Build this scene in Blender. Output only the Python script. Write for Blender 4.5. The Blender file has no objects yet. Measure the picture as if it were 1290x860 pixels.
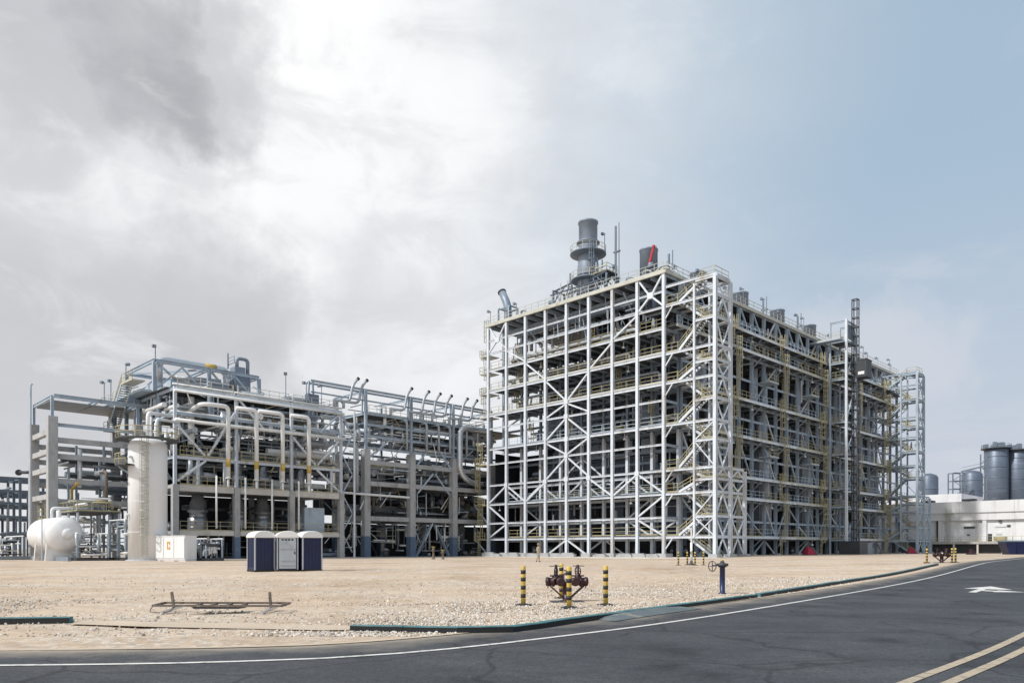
import bpy, bmesh, math, random
import numpy as np
from mathutils import Vector, Matrix, Quaternion
R = math.radians
rnd = random.Random(7)
scene = bpy.context.scene
COL = scene.collection

# ------------------------------------------------------------------ camera
CAMZ = 1.45
cam_d = bpy.data.cameras.new('camera')
cam_d.sensor_width = 36.0
cam_d.lens = 36.0 * 950 / 1290
cam_d.shift_y = (691 - 430) / 1290
cam_d.clip_start = 0.1
cam_d.clip_end = 6000
cam = bpy.data.objects.new('camera', cam_d)
COL.objects.link(cam)
cam.location = (0, 0, CAMZ)
cam.rotation_euler = (R(90), 0, 0)
scene.camera = cam

# ------------------------------------------------------------------ sky and sun
SUN_AZ, SUN_EL = -122.0, 45.0          # azimuth from +Y, negative = left
world = bpy.data.worlds.new('World')
scene.world = world
world.use_nodes = True
nt = world.node_tree
nt.nodes.clear()
def wn(t, **k):
    n = nt.nodes.new(t)
    for a, v in k.items():
        setattr(n, a, v)
    return n
def math_n(op, a, b=None, c=None, clamp=False):
    n = wn('ShaderNodeMath', operation=op, use_clamp=clamp)
    for i, v in enumerate((a, b, c)):
        if v is None: continue
        if isinstance(v, (int, float)): n.inputs[i].default_value = v
        else: nt.links.new(v, n.inputs[i])
    return n.outputs[0]
def smooth_n(v, lo, hi):
    n = wn('ShaderNodeMapRange', interpolation_type='SMOOTHSTEP')
    nt.links.new(v, n.inputs[0])
    n.inputs[1].default_value = lo; n.inputs[2].default_value = hi
    return n.outputs[0]
def mixc(f, a, b):
    n = wn('ShaderNodeMix', data_type='RGBA')
    for s, v in ((0, f), (6, a), (7, b)):
        if isinstance(v, (int, float)): n.inputs[s].default_value = v
        elif isinstance(v, tuple): n.inputs[s].default_value = (*v, 1)
        else: nt.links.new(v, n.inputs[s])
    return n.outputs[2]
sky = wn('ShaderNodeTexSky', sky_type='NISHITA', sun_disc=False, sun_elevation=R(SUN_EL),
         sun_rotation=R(SUN_AZ), air_density=1.0, dust_density=2.2, ozone_density=1.4)
tc = wn('ShaderNodeTexCoord')
sep = wn('ShaderNodeSeparateXYZ')
nt.links.new(tc.outputs['Generated'], sep.inputs[0])
dx, dy, dz = sep.outputs
# clouds live on a flat layer overhead: direction / height
den = math_n('ADD', math_n('MAXIMUM', dz, 0.0), 0.16)
comb = wn('ShaderNodeCombineXYZ')
nt.links.new(math_n('DIVIDE', dx, den), comb.inputs[0])
nt.links.new(math_n('DIVIDE', dy, den), comb.inputs[1])
comb.inputs[2].default_value = 3.7
def noise_n(scale, detail, rough, dist, off):
    m = wn('ShaderNodeMapping')
    m.inputs['Location'].default_value = off
    nt.links.new(comb.outputs[0], m.inputs['Vector'])
    n = wn('ShaderNodeTexNoise')
    nt.links.new(m.outputs[0], n.inputs['Vector'])
    n.inputs['Scale'].default_value = scale; n.inputs['Detail'].default_value = detail
    n.inputs['Roughness'].default_value = rough; n.inputs['Distortion'].default_value = dist
    return n.outputs['Fac']
# clouds: soft masses at given bearings, their edges torn by noise
wsep = wn('ShaderNodeTexNoise'); wsep.inputs['Scale'].default_value = 4.2; wsep.inputs['Detail'].default_value = 9; wsep.inputs['Roughness'].default_value = 0.6
nt.links.new(tc.outputs['Generated'], wsep.inputs['Vector'])
def vmath(op, a, b=None, scale=None):
    n = wn('ShaderNodeVectorMath', operation=op)
    for k, v in ((0, a), (1, b)):
        if v is None: continue
        if isinstance(v, tuple): n.inputs[k].default_value = v
        else: nt.links.new(v, n.inputs[k])
    if scale is not None: n.inputs['Scale'].default_value = scale
    return n
warp = vmath('SCALE', vmath('SUBTRACT', wsep.outputs['Color'], (0.5, 0.5, 0.5)).outputs[0], None, 0.36)
wdir = vmath('NORMALIZE', vmath('ADD', tc.outputs['Generated'], warp.outputs[0]).outputs[0]).outputs[0]
def blob(px, py, r_in, r_out, gain=1.0):
    c = Vector(((px - 645) / 950, 1.0, (691 - py) / 950)).normalized()
    d = vmath('DOT_PRODUCT', wdir, tuple(c)).outputs['Value']
    return math_n('MULTIPLY', smooth_n(d, math.cos(R(r_out)), math.cos(R(r_in))), gain)
def union(bl):
    a = bl[0]
    for b in bl[1:]: a = math_n('MAXIMUM', a, b)
    return a
side = math_n('MULTIPLY', dx, -1.0)
n_big = noise_n(0.75, 7, 0.55, 0.25, (2.3, 0.4, 0))
n_fine = noise_n(1.55, 8, 0.6, 0.35, (7.7, 3.1, 1))
veil = smooth_n(math_n('ADD', side, math_n('MULTIPLY', math_n('SUBTRACT', n_big, 0.5), 0.30)), -0.42, 0.16)
dark = union([blob(50, 25, 0, 9, .62), blob(150, 60, 0, 7, .85), blob(220, 88, 0, 6.5, .95), blob(290, 108, 0, 6, .66), blob(-10, 150, 0, 6, .5), blob(190, 155, 0, 6, .35), blob(60, 480, 0, 14, .58), blob(-90, 430, 2, 16, .6),
              blob(270, 385, 0, 9, .70), blob(150, 395, 0, 8, .62), blob(185, 385, 0, 6.5, .5), blob(-330, 200, 2, 14, .5), blob(-700, 350, 3, 18, .5), blob(-250, -350, 3, 16, .45), blob(430, 450, 0, 9, .22)])
bright = union([blob(400, 40, 2, 11, 1), blob(330, -40, 2, 14, 1), blob(430, 130, 0, 14, .8), blob(330, 250, 0, 11, .8), blob(90, 260, 0, 10, .55), blob(290, 330, 0, 6, .7), blob(-150, 150, 0, 14, .5), blob(-500, 100, 0, 18, .6)])
low = smooth_n(dz, 0.46, 0.02)
haze_c = mixc(math_n('MULTIPLY', low, 0.85), mixc(0.75, sky.outputs[0], (5.2, 6.75, 8.2)), (6.5, 6.8, 7.7))
wisp = math_n('MULTIPLY', smooth_n(n_fine, 0.50, 0.72), 0.45)
right_c = mixc(math_n('MAXIMUM', wisp, blob(1130, 460, 1, 7, .55)), haze_c, (7.6, 7.75, 8.2))
grey = mixc(smooth_n(n_big, .35, .65), (8.8, 9.0, 9.3), (9.9, 10.0, 10.2))
veiled = mixc(math_n('MULTIPLY', veil, 0.95), right_c, grey)
lit = mixc(math_n('MULTIPLY', bright, 0.9), veiled, (11.2, 11.2, 11.2))
final = mixc(math_n('MULTIPLY', dark, 0.9), lit, (3.9, 4.0, 4.35))
puff = wn('ShaderNodeTexNoise'); puff.inputs['Scale'].default_value = 7.0; puff.inputs['Detail'].default_value = 12; puff.inputs['Roughness'].default_value = 0.6; puff.inputs['Distortion'].default_value = 0.6
pm = wn('ShaderNodeMapping'); pm.inputs['Scale'].default_value = (1, 1, 2.0); nt.links.new(tc.outputs['Generated'], pm.inputs['Vector']); nt.links.new(pm.outputs[0], puff.inputs['Vector'])
pf = math_n('MULTIPLY', smooth_n(puff.outputs['Fac'], 0.44, 0.66), math_n('MULTIPLY', veil, 0.42))
final = mixc(pf, final, (6.6, 6.75, 7.1))
pf2 = math_n('MULTIPLY', smooth_n(puff.outputs['Fac'], 0.46, 0.30), math_n('MULTIPLY', veil, 0.30))
final = mixc(pf2, final, (11.0, 11.0, 11.0))
bg = wn('ShaderNodeBackground')
bg.inputs[1].default_value = 0.088
nt.links.new(final, bg.inputs[0])
out = wn('ShaderNodeOutputWorld')
nt.links.new(bg.outputs[0], out.inputs[0])

sun_d = bpy.data.lights.new('sun', 'SUN')
sun_d.energy = 3.1
sun_d.angle = R(2.5)
sun_d.color = (1.0, 0.965, 0.92)
sun = bpy.data.objects.new('sun', sun_d)
COL.objects.link(sun)
to_sun = Vector((math.sin(R(SUN_AZ)) * math.cos(R(SUN_EL)), math.cos(R(SUN_AZ)) * math.cos(R(SUN_EL)), math.sin(R(SUN_EL))))
sun.rotation_euler = to_sun.to_track_quat('Z', 'Y').to_euler()
sun.location = (-60, 20, 80)

vs = scene.view_settings
vs.view_transform = 'Standard'
vs.look = 'None'
vs.exposure = 0.08
vs.gamma = 1.0
vs.use_curve_mapping = False

# ------------------------------------------------------------------ materials
MATS = {}
def mat(name, col, rough=0.6, metal=0.0, var=0.12, scale=1.0, bump=0.0, bscale=8.0, col2=None, mixs=0.4, streak=0.0, dirt=None):
    m = bpy.data.materials.new(name)
    m.use_nodes = True
    t = m.node_tree
    p = t.nodes['Principled BSDF']
    p.inputs['Roughness'].default_value = rough
    p.inputs['Metallic'].default_value = metal
    g = t.nodes.new('ShaderNodeNewGeometry')
    n = t.nodes.new('ShaderNodeTexNoise')
    n.inputs['Scale'].default_value = scale
    n.inputs['Detail'].default_value = 6
    n.inputs['Roughness'].default_value = 0.65
    t.links.new(g.outputs['Position'], n.inputs['Vector'])
    r = t.nodes.new('ShaderNodeValToRGB')
    lo = tuple(max(0, c * (1 - var)) for c in col); hi = tuple(min(1, c * (1 + var * 0.7)) for c in col)
    r.color_ramp.elements[0].position = 0.3; r.color_ramp.elements[0].color = (*lo, 1)
    r.color_ramp.elements[1].position = 0.7; r.color_ramp.elements[1].color = (*hi, 1)
    t.links.new(n.outputs['Fac'], r.inputs[0])
    c_out = r.outputs[0]
    if col2 is not None:      # blotches or wear of a second colour
        mp = t.nodes.new('ShaderNodeMapping')
        mp.inputs['Scale'].default_value = (1, 1, 1 - streak)
        t.links.new(g.outputs['Position'], mp.inputs['Vector'])
        n2 = t.nodes.new('ShaderNodeTexNoise')
        n2.inputs['Scale'].default_value = mixs; n2.inputs['Detail'].default_value = 8
        n2.inputs['Roughness'].default_value = 0.7
        t.links.new(mp.outputs[0], n2.inputs['Vector'])
        rr = t.nodes.new('ShaderNodeMapRange'); rr.interpolation_type = 'SMOOTHSTEP'
        rr.inputs[1].default_value = 0.50; rr.inputs[2].default_value = 0.72
        t.links.new(n2.outputs['Fac'], rr.inputs[0])
        mx = t.nodes.new('ShaderNodeMix'); mx.data_type = 'RGBA'
        t.links.new(rr.outputs[0], mx.inputs[0]); t.links.new(c_out, mx.inputs[6])
        mx.inputs[7].default_value = (*col2, 1)
        c_out = mx.outputs[2]
    t.links.new(c_out, p.inputs['Base Color'])
    if bump:
        b = t.nodes.new('ShaderNodeBump')
        b.inputs['Strength'].default_value = bump; b.inputs['Distance'].default_value = 0.02
        n3 = t.nodes.new('ShaderNodeTexNoise'); n3.inputs['Scale'].default_value = bscale
        n3.inputs['Detail'].default_value = 5
        t.links.new(g.outputs['Position'], n3.inputs['Vector'])
        t.links.new(n3.outputs['Fac'], b.inputs['Height'])
        t.links.new(b.outputs[0], p.inputs['Normal'])
    MATS[name] = m
    return m
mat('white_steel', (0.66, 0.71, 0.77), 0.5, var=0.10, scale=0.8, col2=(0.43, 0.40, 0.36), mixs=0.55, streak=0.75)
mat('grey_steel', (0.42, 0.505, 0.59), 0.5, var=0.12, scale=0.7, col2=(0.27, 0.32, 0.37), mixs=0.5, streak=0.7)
mat('blue_steel', (0.19, 0.24, 0.30), 0.5, var=0.15, scale=0.6, col2=(0.16, 0.18, 0.21), mixs=0.5, streak=0.6)
mat('dark_steel', (0.05, 0.055, 0.065), 0.55, var=0.25, scale=0.8)
mat('yellow_rail', (0.42, 0.375, 0.22), 0.55, var=0.18, scale=0.9, col2=(0.46, 0.42, 0.28), mixs=0.6)
mat('cream_edge', (0.52, 0.52, 0.46), 0.6, var=0.15, scale=0.9, col2=(0.36, 0.34, 0.28), mixs=0.7, streak=0.3)
mat('grating', (0.085, 0.092, 0.10), 0.7, var=0.2, scale=1.2)
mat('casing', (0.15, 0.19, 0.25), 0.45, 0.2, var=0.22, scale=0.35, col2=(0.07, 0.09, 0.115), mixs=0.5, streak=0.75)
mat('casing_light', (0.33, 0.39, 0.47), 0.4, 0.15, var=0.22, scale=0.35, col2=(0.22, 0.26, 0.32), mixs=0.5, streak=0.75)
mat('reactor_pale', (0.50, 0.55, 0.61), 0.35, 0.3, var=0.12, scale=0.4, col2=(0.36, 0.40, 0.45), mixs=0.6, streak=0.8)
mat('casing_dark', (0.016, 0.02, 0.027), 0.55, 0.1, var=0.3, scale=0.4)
mat('clad_metal', (0.62, 0.64, 0.66), 0.28, 0.75, var=0.10, scale=0.8)
mat('machine_metal', (0.30, 0.31, 0.33), 0.3, 0.7, var=0.2, scale=1.2)
mat('white_pipe', (0.81, 0.82, 0.82), 0.4, var=0.08, scale=0.7, col2=(0.52, 0.52, 0.50), mixs=0.7)
mat('grey_pipe', (0.40, 0.44, 0.48), 0.4, 0.2, var=0.15, scale=0.8)
mat('yellow_band', (0.58, 0.40, 0.09), 0.5, var=0.12, scale=2.0)
mat('concrete', (0.42, 0.425, 0.43), 0.85, var=0.15, scale=0.9, col2=(0.25, 0.25, 0.25), mixs=0.5, streak=0.6, bump=0.3, bscale=4)
mat('concrete_blue', (0.10, 0.15, 0.23), 0.6, var=0.15, scale=1.0, col2=(0.17, 0.19, 0.22), mixs=0.9)
mat('bund_concrete', (0.20, 0.24, 0.29), 0.8, var=0.15, scale=0.8, col2=(0.30, 0.31, 0.32), mixs=0.5)
mat('pale_concrete', (0.58, 0.56, 0.52), 0.85, var=0.12, scale=0.7, col2=(0.40, 0.37, 0.32), mixs=0.5)
mat('vessel_white', (0.80, 0.81, 0.82), 0.4, var=0.03, scale=0.5, col2=(0.70, 0.70, 0.70), mixs=0.9, streak=0.9)
mat('stack_blue', (0.24, 0.29, 0.36), 0.45, 0.2, var=0.15, scale=0.6, col2=(0.12, 0.15, 0.19), mixs=0.6, streak=0.7)
mat('black', (0.012, 0.012, 0.014), 0.5, var=0.2)
mat('red_paint', (0.45, 0.025, 0.04), 0.5, var=0.15, scale=1.0)
mat('red_cover', (0.36, 0.018, 0.05), 0.7, var=0.25, scale=2.0)
mat('maroon', (0.032, 0.009, 0.011), 0.4, var=0.25, scale=6.0, col2=(0.06, 0.018, 0.016), mixs=8)
mat('bollard_yellow', (0.62, 0.44, 0.09), 0.55, var=0.12, scale=5.0, col2=(0.45, 0.34, 0.12), mixs=7)
mat('bollard_black', (0.02, 0.02, 0.02), 0.6, var=0.2)
mat('navy_plastic', (0.006, 0.013, 0.062), 0.42, var=0.2, scale=1.5, col2=(0.012, 0.02, 0.06), mixs=2, streak=0.6)
mat('grey_plastic', (0.42, 0.46, 0.50), 0.45, var=0.10, scale=1.0, col2=(0.30, 0.33, 0.37), mixs=1.5)
mat('white_plastic', (0.82, 0.82, 0.80), 0.45, var=0.05, scale=1.5)
mat('post_blue', (0.010, 0.022, 0.085), 0.4, var=0.15, scale=5)
mat('teal_kerb', (0.055, 0.17, 0.19), 0.75, var=0.3, scale=3.0, col2=(0.20, 0.25, 0.24), mixs=2.5, bump=0.3, bscale=20)
mat('kerb_face_black', (0.012, 0.014, 0.016), 0.7, var=0.3, scale=5)
mat('rust_steel', (0.16, 0.13, 0.11), 0.65, 0.3, var=0.3, scale=6, col2=(0.28, 0.27, 0.25), mixs=6)
mat('khaki', (0.38, 0.31, 0.23), 0.85, var=0.15, scale=4)
mat('dark_cloth', (0.03, 0.03, 0.035), 0.85, var=0.2, scale=4)
mat('skin', (0.30, 0.17, 0.11), 0.6, var=0.08, scale=5)
mat('boot', (0.03, 0.025, 0.02), 0.6, var=0.2, scale=5)
mat('silo_blue', (0.12, 0.15, 0.20), 0.45, 0.3, var=0.2, scale=0.18, col2=(0.16, 0.20, 0.27), mixs=0.25, streak=-2.0)
mat('warehouse_wall', (0.76, 0.77, 0.78), 0.7, var=0.08, scale=0.4, col2=(0.50, 0.50, 0.50), mixs=0.35, streak=0.85)
mat('warehouse_panel', (0.50, 0.42, 0.45), 0.7, var=0.08, scale=0.4)
mat('door_white', (0.72, 0.73, 0.74), 0.6, var=0.05)
mat('orange_mark', (0.62, 0.32, 0.05), 0.6, var=0.1)
mat('print_dark', (0.05, 0.06, 0.10), 0.6, var=0.1)
mat('lamp_white', (0.85, 0.86, 0.86), 0.3, var=0.03)
mat('road_white', (0.66, 0.66, 0.63), 0.75, var=0.14, scale=6, col2=(0.16, 0.16, 0.165), mixs=7)
mat('road_yellow', (0.42, 0.35, 0.26), 0.8, var=0.14, scale=5, col2=(0.13, 0.12, 0.11), mixs=6)
m_ = mat('stone', (0.56, 0.51, 0.45), 0.9, var=0.35, scale=9.0)
_t = m_.node_tree; _g = _t.nodes.new('ShaderNodeNewGeometry'); _r = _t.nodes.new('ShaderNodeValToRGB'); _t.links.new(_g.outputs['Random Per Island'], _r.inputs[0])
for _p, _c in ((0.35, (0.50, 0.45, 0.39)), (0.75, (0.68, 0.63, 0.56))): _r.color_ramp.elements.new(_p).color = (*_c, 1)
_r.color_ramp.elements[0].color = (0.20, 0.17, 0.145, 1); _r.color_ramp.elements[-1].color = (0.76, 0.72, 0.66, 1)
_t.links.new(_r.outputs[0], _t.nodes['Principled BSDF'].inputs['Base Color'])
mat('fill_sand', (0.52, 0.43, 0.33), 0.95, var=0.12, scale=0.7, bump=0.3, bscale=12)

def ground_material():
    m = bpy.data.materials.new('sand'); m.use_nodes = True
    t = m.node_tree; p = t.nodes['Principled BSDF']; p.inputs['Roughness'].default_value = 0.95
    L = t.links.new
    g = t.nodes.new('ShaderNodeNewGeometry')
    def noise(s, d=8, r=0.65):
        n = t.nodes.new('ShaderNodeTexNoise'); n.inputs['Scale'].default_value = s
        n.inputs['Detail'].default_value = d; n.inputs['Roughness'].default_value = r
        L(g.outputs['Position'], n.inputs['Vector']); return n.outputs['Fac']
    def ramp(f, els):
        r = t.nodes.new('ShaderNodeValToRGB'); L(f, r.inputs[0])
        while len(r.color_ramp.elements) < len(els): r.color_ramp.elements.new(0.5)
        for e, (pos, c) in zip(r.color_ramp.elements, els): e.position = pos; e.color = (*c, 1)
        return r.outputs[0]
    def mix(f, a, b, typ='MIX'):
        n = t.nodes.new('ShaderNodeMix'); n.data_type = 'RGBA'; n.blend_type = typ
        for s, v in ((0, f), (6, a), (7, b)):
            if isinstance(v, float): n.inputs[s].default_value = v
            elif isinstance(v, tuple): n.inputs[s].default_value = (*v, 1)
            else: L(v, n.inputs[s])
        return n.outputs[2]
    base = ramp(noise(0.16, 9), [(0.30, (0.43, 0.315, 0.22)), (0.48, (0.58, 0.455, 0.335)), (0.72, (0.64, 0.53, 0.41))])
    fine = ramp(noise(2.2, 10, 0.75), [(0.30, (0.62, 0.60, 0.58)), (0.55, (1.0, 1.0, 1.0)), (0.8, (1.06, 1.06, 1.06))])
    c = mix(0.85, base, fine, 'MULTIPLY')
    c = mix(0.85, c, ramp(noise(0.07, 7, 0.7), [(0.34, (0.74, 0.70, 0.66)), (0.5, (1.0, 1.0, 1.0)), (0.7, (1.05, 1.06, 1.08))]), 'MULTIPLY')
    mp = t.nodes.new('ShaderNodeMapping'); mp.inputs['Rotation'].default_value = (0, 0, R(12)); mp.inputs['Scale'].default_value = (0.05, 0.55, 1)
    L(g.outputs['Position'], mp.inputs['Vector'])
    tn = t.nodes.new('ShaderNodeTexNoise'); tn.inputs['Scale'].default_value = 1.0; tn.inputs['Detail'].default_value = 8; tn.inputs['Roughness'].default_value = 0.7
    L(mp.outputs[0], tn.inputs['Vector'])
    tr = ramp(tn.outputs['Fac'], [(0.34, (0.70, 0.67, 0.64)), (0.52, (1.0, 1.0, 1.0)), (0.75, (1.05, 1.05, 1.05))])
    c = mix(0.5, c, tr, 'MULTIPLY')
    spk = ramp(noise(14.0, 4, 0.8), [(0.30, (0.50, 0.47, 0.44)), (0.42, (1.0, 1.0, 1.0))])
    c = mix(0.8, c, spk, 'MULTIPLY')
    # pebbles pressed into the sand: voronoi cells, each its own shade
    v = t.nodes.new('ShaderNodeTexVoronoi'); v.inputs['Scale'].default_value = 9.0
    L(g.outputs['Position'], v.inputs['Vector'])
    cell = t.nodes.new('ShaderNodeSeparateColor'); L(v.outputs['Color'], cell.inputs[0])
    peb = ramp(cell.outputs[0], [(0.0, (0.30, 0.26, 0.22)), (0.45, (0.52, 0.46, 0.39)), (1.0, (0.72, 0.66, 0.58))])
    isp = t.nodes.new('ShaderNodeMapRange'); isp.inputs[1].default_value = 0.46; isp.inputs[2].default_value = 0.60
    L(noise(0.22, 5), isp.inputs[0])
    mm = t.nodes.new('ShaderNodeMath'); mm.operation = 'MULTIPLY'; L(isp.outputs[0], mm.inputs[0])
    gt = t.nodes.new('ShaderNodeMath'); gt.operation = 'GREATER_THAN'; L(cell.outputs[1], gt.inputs[0]); gt.inputs[1].default_value = 0.45
    L(gt.outputs[0], mm.inputs[1])
    m8 = t.nodes.new('ShaderNodeMath'); m8.operation = 'MULTIPLY'; L(mm.outputs[0], m8.inputs[0]); m8.inputs[1].default_value = 0.85
    c = mix(m8.outputs[0], c, peb)
    L(c, p.inputs['Base Color'])
    b = t.nodes.new('ShaderNodeBump'); b.inputs['Strength'].default_value = 0.7; b.inputs['Distance'].default_value = 0.05
    L(noise(6.0, 8, 0.75), b.inputs['Height']); L(b.outputs[0], p.inputs['Normal'])
    MATS['sand'] = m
ground_material()

def asphalt_material():
    m = bpy.data.materials.new('asphalt'); m.use_nodes = True
    t = m.node_tree; p = t.nodes['Principled BSDF']; p.inputs['Roughness'].default_value = 0.82
    p.inputs['Specular IOR Level'].default_value = 0.35
    L = t.links.new
    g = t.nodes.new('ShaderNodeNewGeometry')
    def ramp(scale, det, els, vec=None, rough=0.6):
        n = t.nodes.new('ShaderNodeTexNoise'); n.inputs['Scale'].default_value = scale; n.inputs['Detail'].default_value = det
        n.inputs['Roughness'].default_value = rough
        L(vec or g.outputs['Position'], n.inputs['Vector'])
        r = t.nodes.new('ShaderNodeValToRGB'); L(n.outputs['Fac'], r.inputs[0])
        while len(r.color_ramp.elements) < len(els): r.color_ramp.elements.new(0.5)
        for e, (pos, c) in zip(r.color_ramp.elements, els): e.position = pos; e.color = (*c, 1)
        return r.outputs[0]
    def mul(a, b, f=1.0, typ='MULTIPLY'):
        n = t.nodes.new('ShaderNodeMix'); n.data_type = 'RGBA'; n.blend_type = typ; n.inputs[0].default_value = f
        L(a, n.inputs[6]); L(b, n.inputs[7]); return n.outputs[2]
    base = ramp(0.35, 9, [(0.3, (0.030, 0.034, 0.040)), (0.5, (0.047, 0.051, 0.058)), (0.72, (0.074, 0.078, 0.085))], None, 0.72)
    mp = t.nodes.new('ShaderNodeMapping'); mp.inputs['Rotation'].default_value = (0, 0, R(-50)); mp.inputs['Scale'].default_value = (0.5, 0.8, 1)
    L(g.outputs['Position'], mp.inputs['Vector'])
    tracks = ramp(1.0, 5, [(0.32, (0.84, 0.84, 0.84)), (0.68, (1.14, 1.14, 1.14))], mp.outputs[0], 0.75)
    grain = ramp(30, 5, [(0.34, (0.45, 0.45, 0.45)), (0.66, (1.7, 1.7, 1.7))], None, 0.8)
    c = mul(mul(base, tracks), grain, 0.9)
    c = mul(c, ramp(9, 6, [(0.34, (0.6, 0.6, 0.6)), (0.66, (1.45, 1.45, 1.45))], None, 0.85), 0.85)
    # a few wandering cracks and tar-dark stains
    dn = t.nodes.new('ShaderNodeTexNoise'); dn.inputs['Scale'].default_value = 1.1; dn.inputs['Detail'].default_value = 7; L(g.outputs['Position'], dn.inputs['Vector'])
    dm = t.nodes.new('ShaderNodeMix'); dm.data_type = 'VECTOR'; dm.inputs[0].default_value = 0.35; L(g.outputs['Position'], dm.inputs[4]); L(dn.outputs['Color'], dm.inputs[5])
    vo = t.nodes.new('ShaderNodeTexVoronoi'); vo.feature = 'DISTANCE_TO_EDGE'; vo.inputs['Scale'].default_value = 0.42; L(dm.outputs[1], vo.inputs['Vector'])
    cr = t.nodes.new('ShaderNodeMapRange'); cr.inputs[1].default_value = 0.004; cr.inputs[2].default_value = 0.012; cr.inputs[3].default_value = 0.45; cr.inputs[4].default_value = 1.0; L(vo.outputs['Distance'], cr.inputs[0])
    cm_ = t.nodes.new('ShaderNodeCombineColor'); [L(cr.outputs[0], cm_.inputs[q]) for q in range(3)]
    c = mul(c, cm_.outputs[0], 0.75)
    c = mul(c, ramp(0.7, 5, [(0.30, (0.55, 0.55, 0.56)), (0.42, (1, 1, 1))], None, 0.5), 0.8)
    # sand dust drifted over the edge, kept in a vertex mask
    at = t.nodes.new('ShaderNodeAttribute'); at.attribute_name = 'dust'
    n = t.nodes.new('ShaderNodeTexNoise'); n.inputs['Scale'].default_value = 0.9; n.inputs['Detail'].default_value = 9; n.inputs['Roughness'].default_value = 0.7
    L(g.outputs['Position'], n.inputs['Vector'])
    a1 = t.nodes.new('ShaderNodeMath'); a1.operation = 'MULTIPLY_ADD'; L(n.outputs['Fac'], a1.inputs[0]); a1.inputs[1].default_value = 1.6; a1.inputs[2].default_value = -1.3
    a2 = t.nodes.new('ShaderNodeMath'); a2.operation = 'ADD'; L(a1.outputs[0], a2.inputs[0]); L(at.outputs['Fac'], a2.inputs[1]); a2.use_clamp = True
    mx = t.nodes.new('ShaderNodeMix'); mx.data_type = 'RGBA'; L(a2.outputs[0], mx.inputs[0]); L(c, mx.inputs[6]); mx.inputs[7].default_value = (0.36, 0.31, 0.25, 1)
    L(mx.outputs[2], p.inputs['Base Color'])
    b = t.nodes.new('ShaderNodeBump'); b.inputs['Strength'].default_value = 0.35; b.inputs['Distance'].default_value = 0.008
    n2 = t.nodes.new('ShaderNodeTexNoise'); n2.inputs['Scale'].default_value = 45; L(g.outputs['Position'], n2.inputs['Vector'])
    L(n2.outputs['Fac'], b.inputs['Height']); L(b.outputs[0], p.inputs['Normal'])
    MATS['asphalt'] = m
asphalt_material()

# ------------------------------------------------------------------ helpers
GR = R(-45.5)                         # the plant grid: a = along the white front, b = into depth
UX, UY = math.cos(GR), math.sin(GR)
C0 = (19.66, 97.57)                   # near corner of the big structure
def G(a, b, z=0.0):
    return Vector((C0[0] + a * UX - b * UY, C0[1] + a * UY + b * UX, z))
def sstep(x, lo, hi):
    t = min(1.0, max(0.0, (x - lo) / (hi - lo))); return t * t * (3 - 2 * t)
def zg(x, y):                         # the yard rises a little away from the road
    s = sstep(y, 24, 52)
    return 0.20 * s + 0.33 * sstep(x, 14, 36) * s

def link(name, mesh, parent=None):
    o = bpy.data.objects.new(name, mesh)
    COL.objects.link(o)
    if parent is not None: o.parent = parent
    return o
def tag(o, label, cat=None, group=None, kind=None):
    if label: o['label'] = label
    if cat: o['category'] = cat
    if group: o['group'] = group
    if kind: o['kind'] = kind
    return o
MESH = {}
def prof_mesh(kind, mname):
    k = (kind, mname)
    if k in MESH: return MESH[k]
    if kind == 'box': pr = [(-.5, -.5), (.5, -.5), (.5, .5), (-.5, .5)]
    elif kind == 'I':
        f, w = 0.13, 0.07
        pr = [(-.5, -.5), (.5, -.5), (.5, -.5 + f), (w, -.5 + f), (w, .5 - f), (.5, .5 - f), (.5, .5), (-.5, .5), (-.5, .5 - f), (-w, .5 - f), (-w, -.5 + f), (-.5, -.5 + f)]
    else:
        n = 12
        pr = [(.5 * math.cos(2 * math.pi * i / n), .5 * math.sin(2 * math.pi * i / n)) for i in range(n)]
    n = len(pr)
    v = [(x, y, 0) for x, y in pr] + [(x, y, 1) for x, y in pr]
    fs = [(i, (i + 1) % n, n + (i + 1) % n, n + i) for i in range(n)] + [tuple(range(n - 1, -1, -1)), tuple(range(n, 2 * n))]
    me = bpy.data.meshes.new(kind + '_' + mname)
    me.from_pydata(v, [], fs)
    if kind == 'tube':
        for p in me.polygons[:n]: p.use_smooth = True
    me.materials.append(MATS[mname])
    MESH[k] = me
    return me

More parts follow.
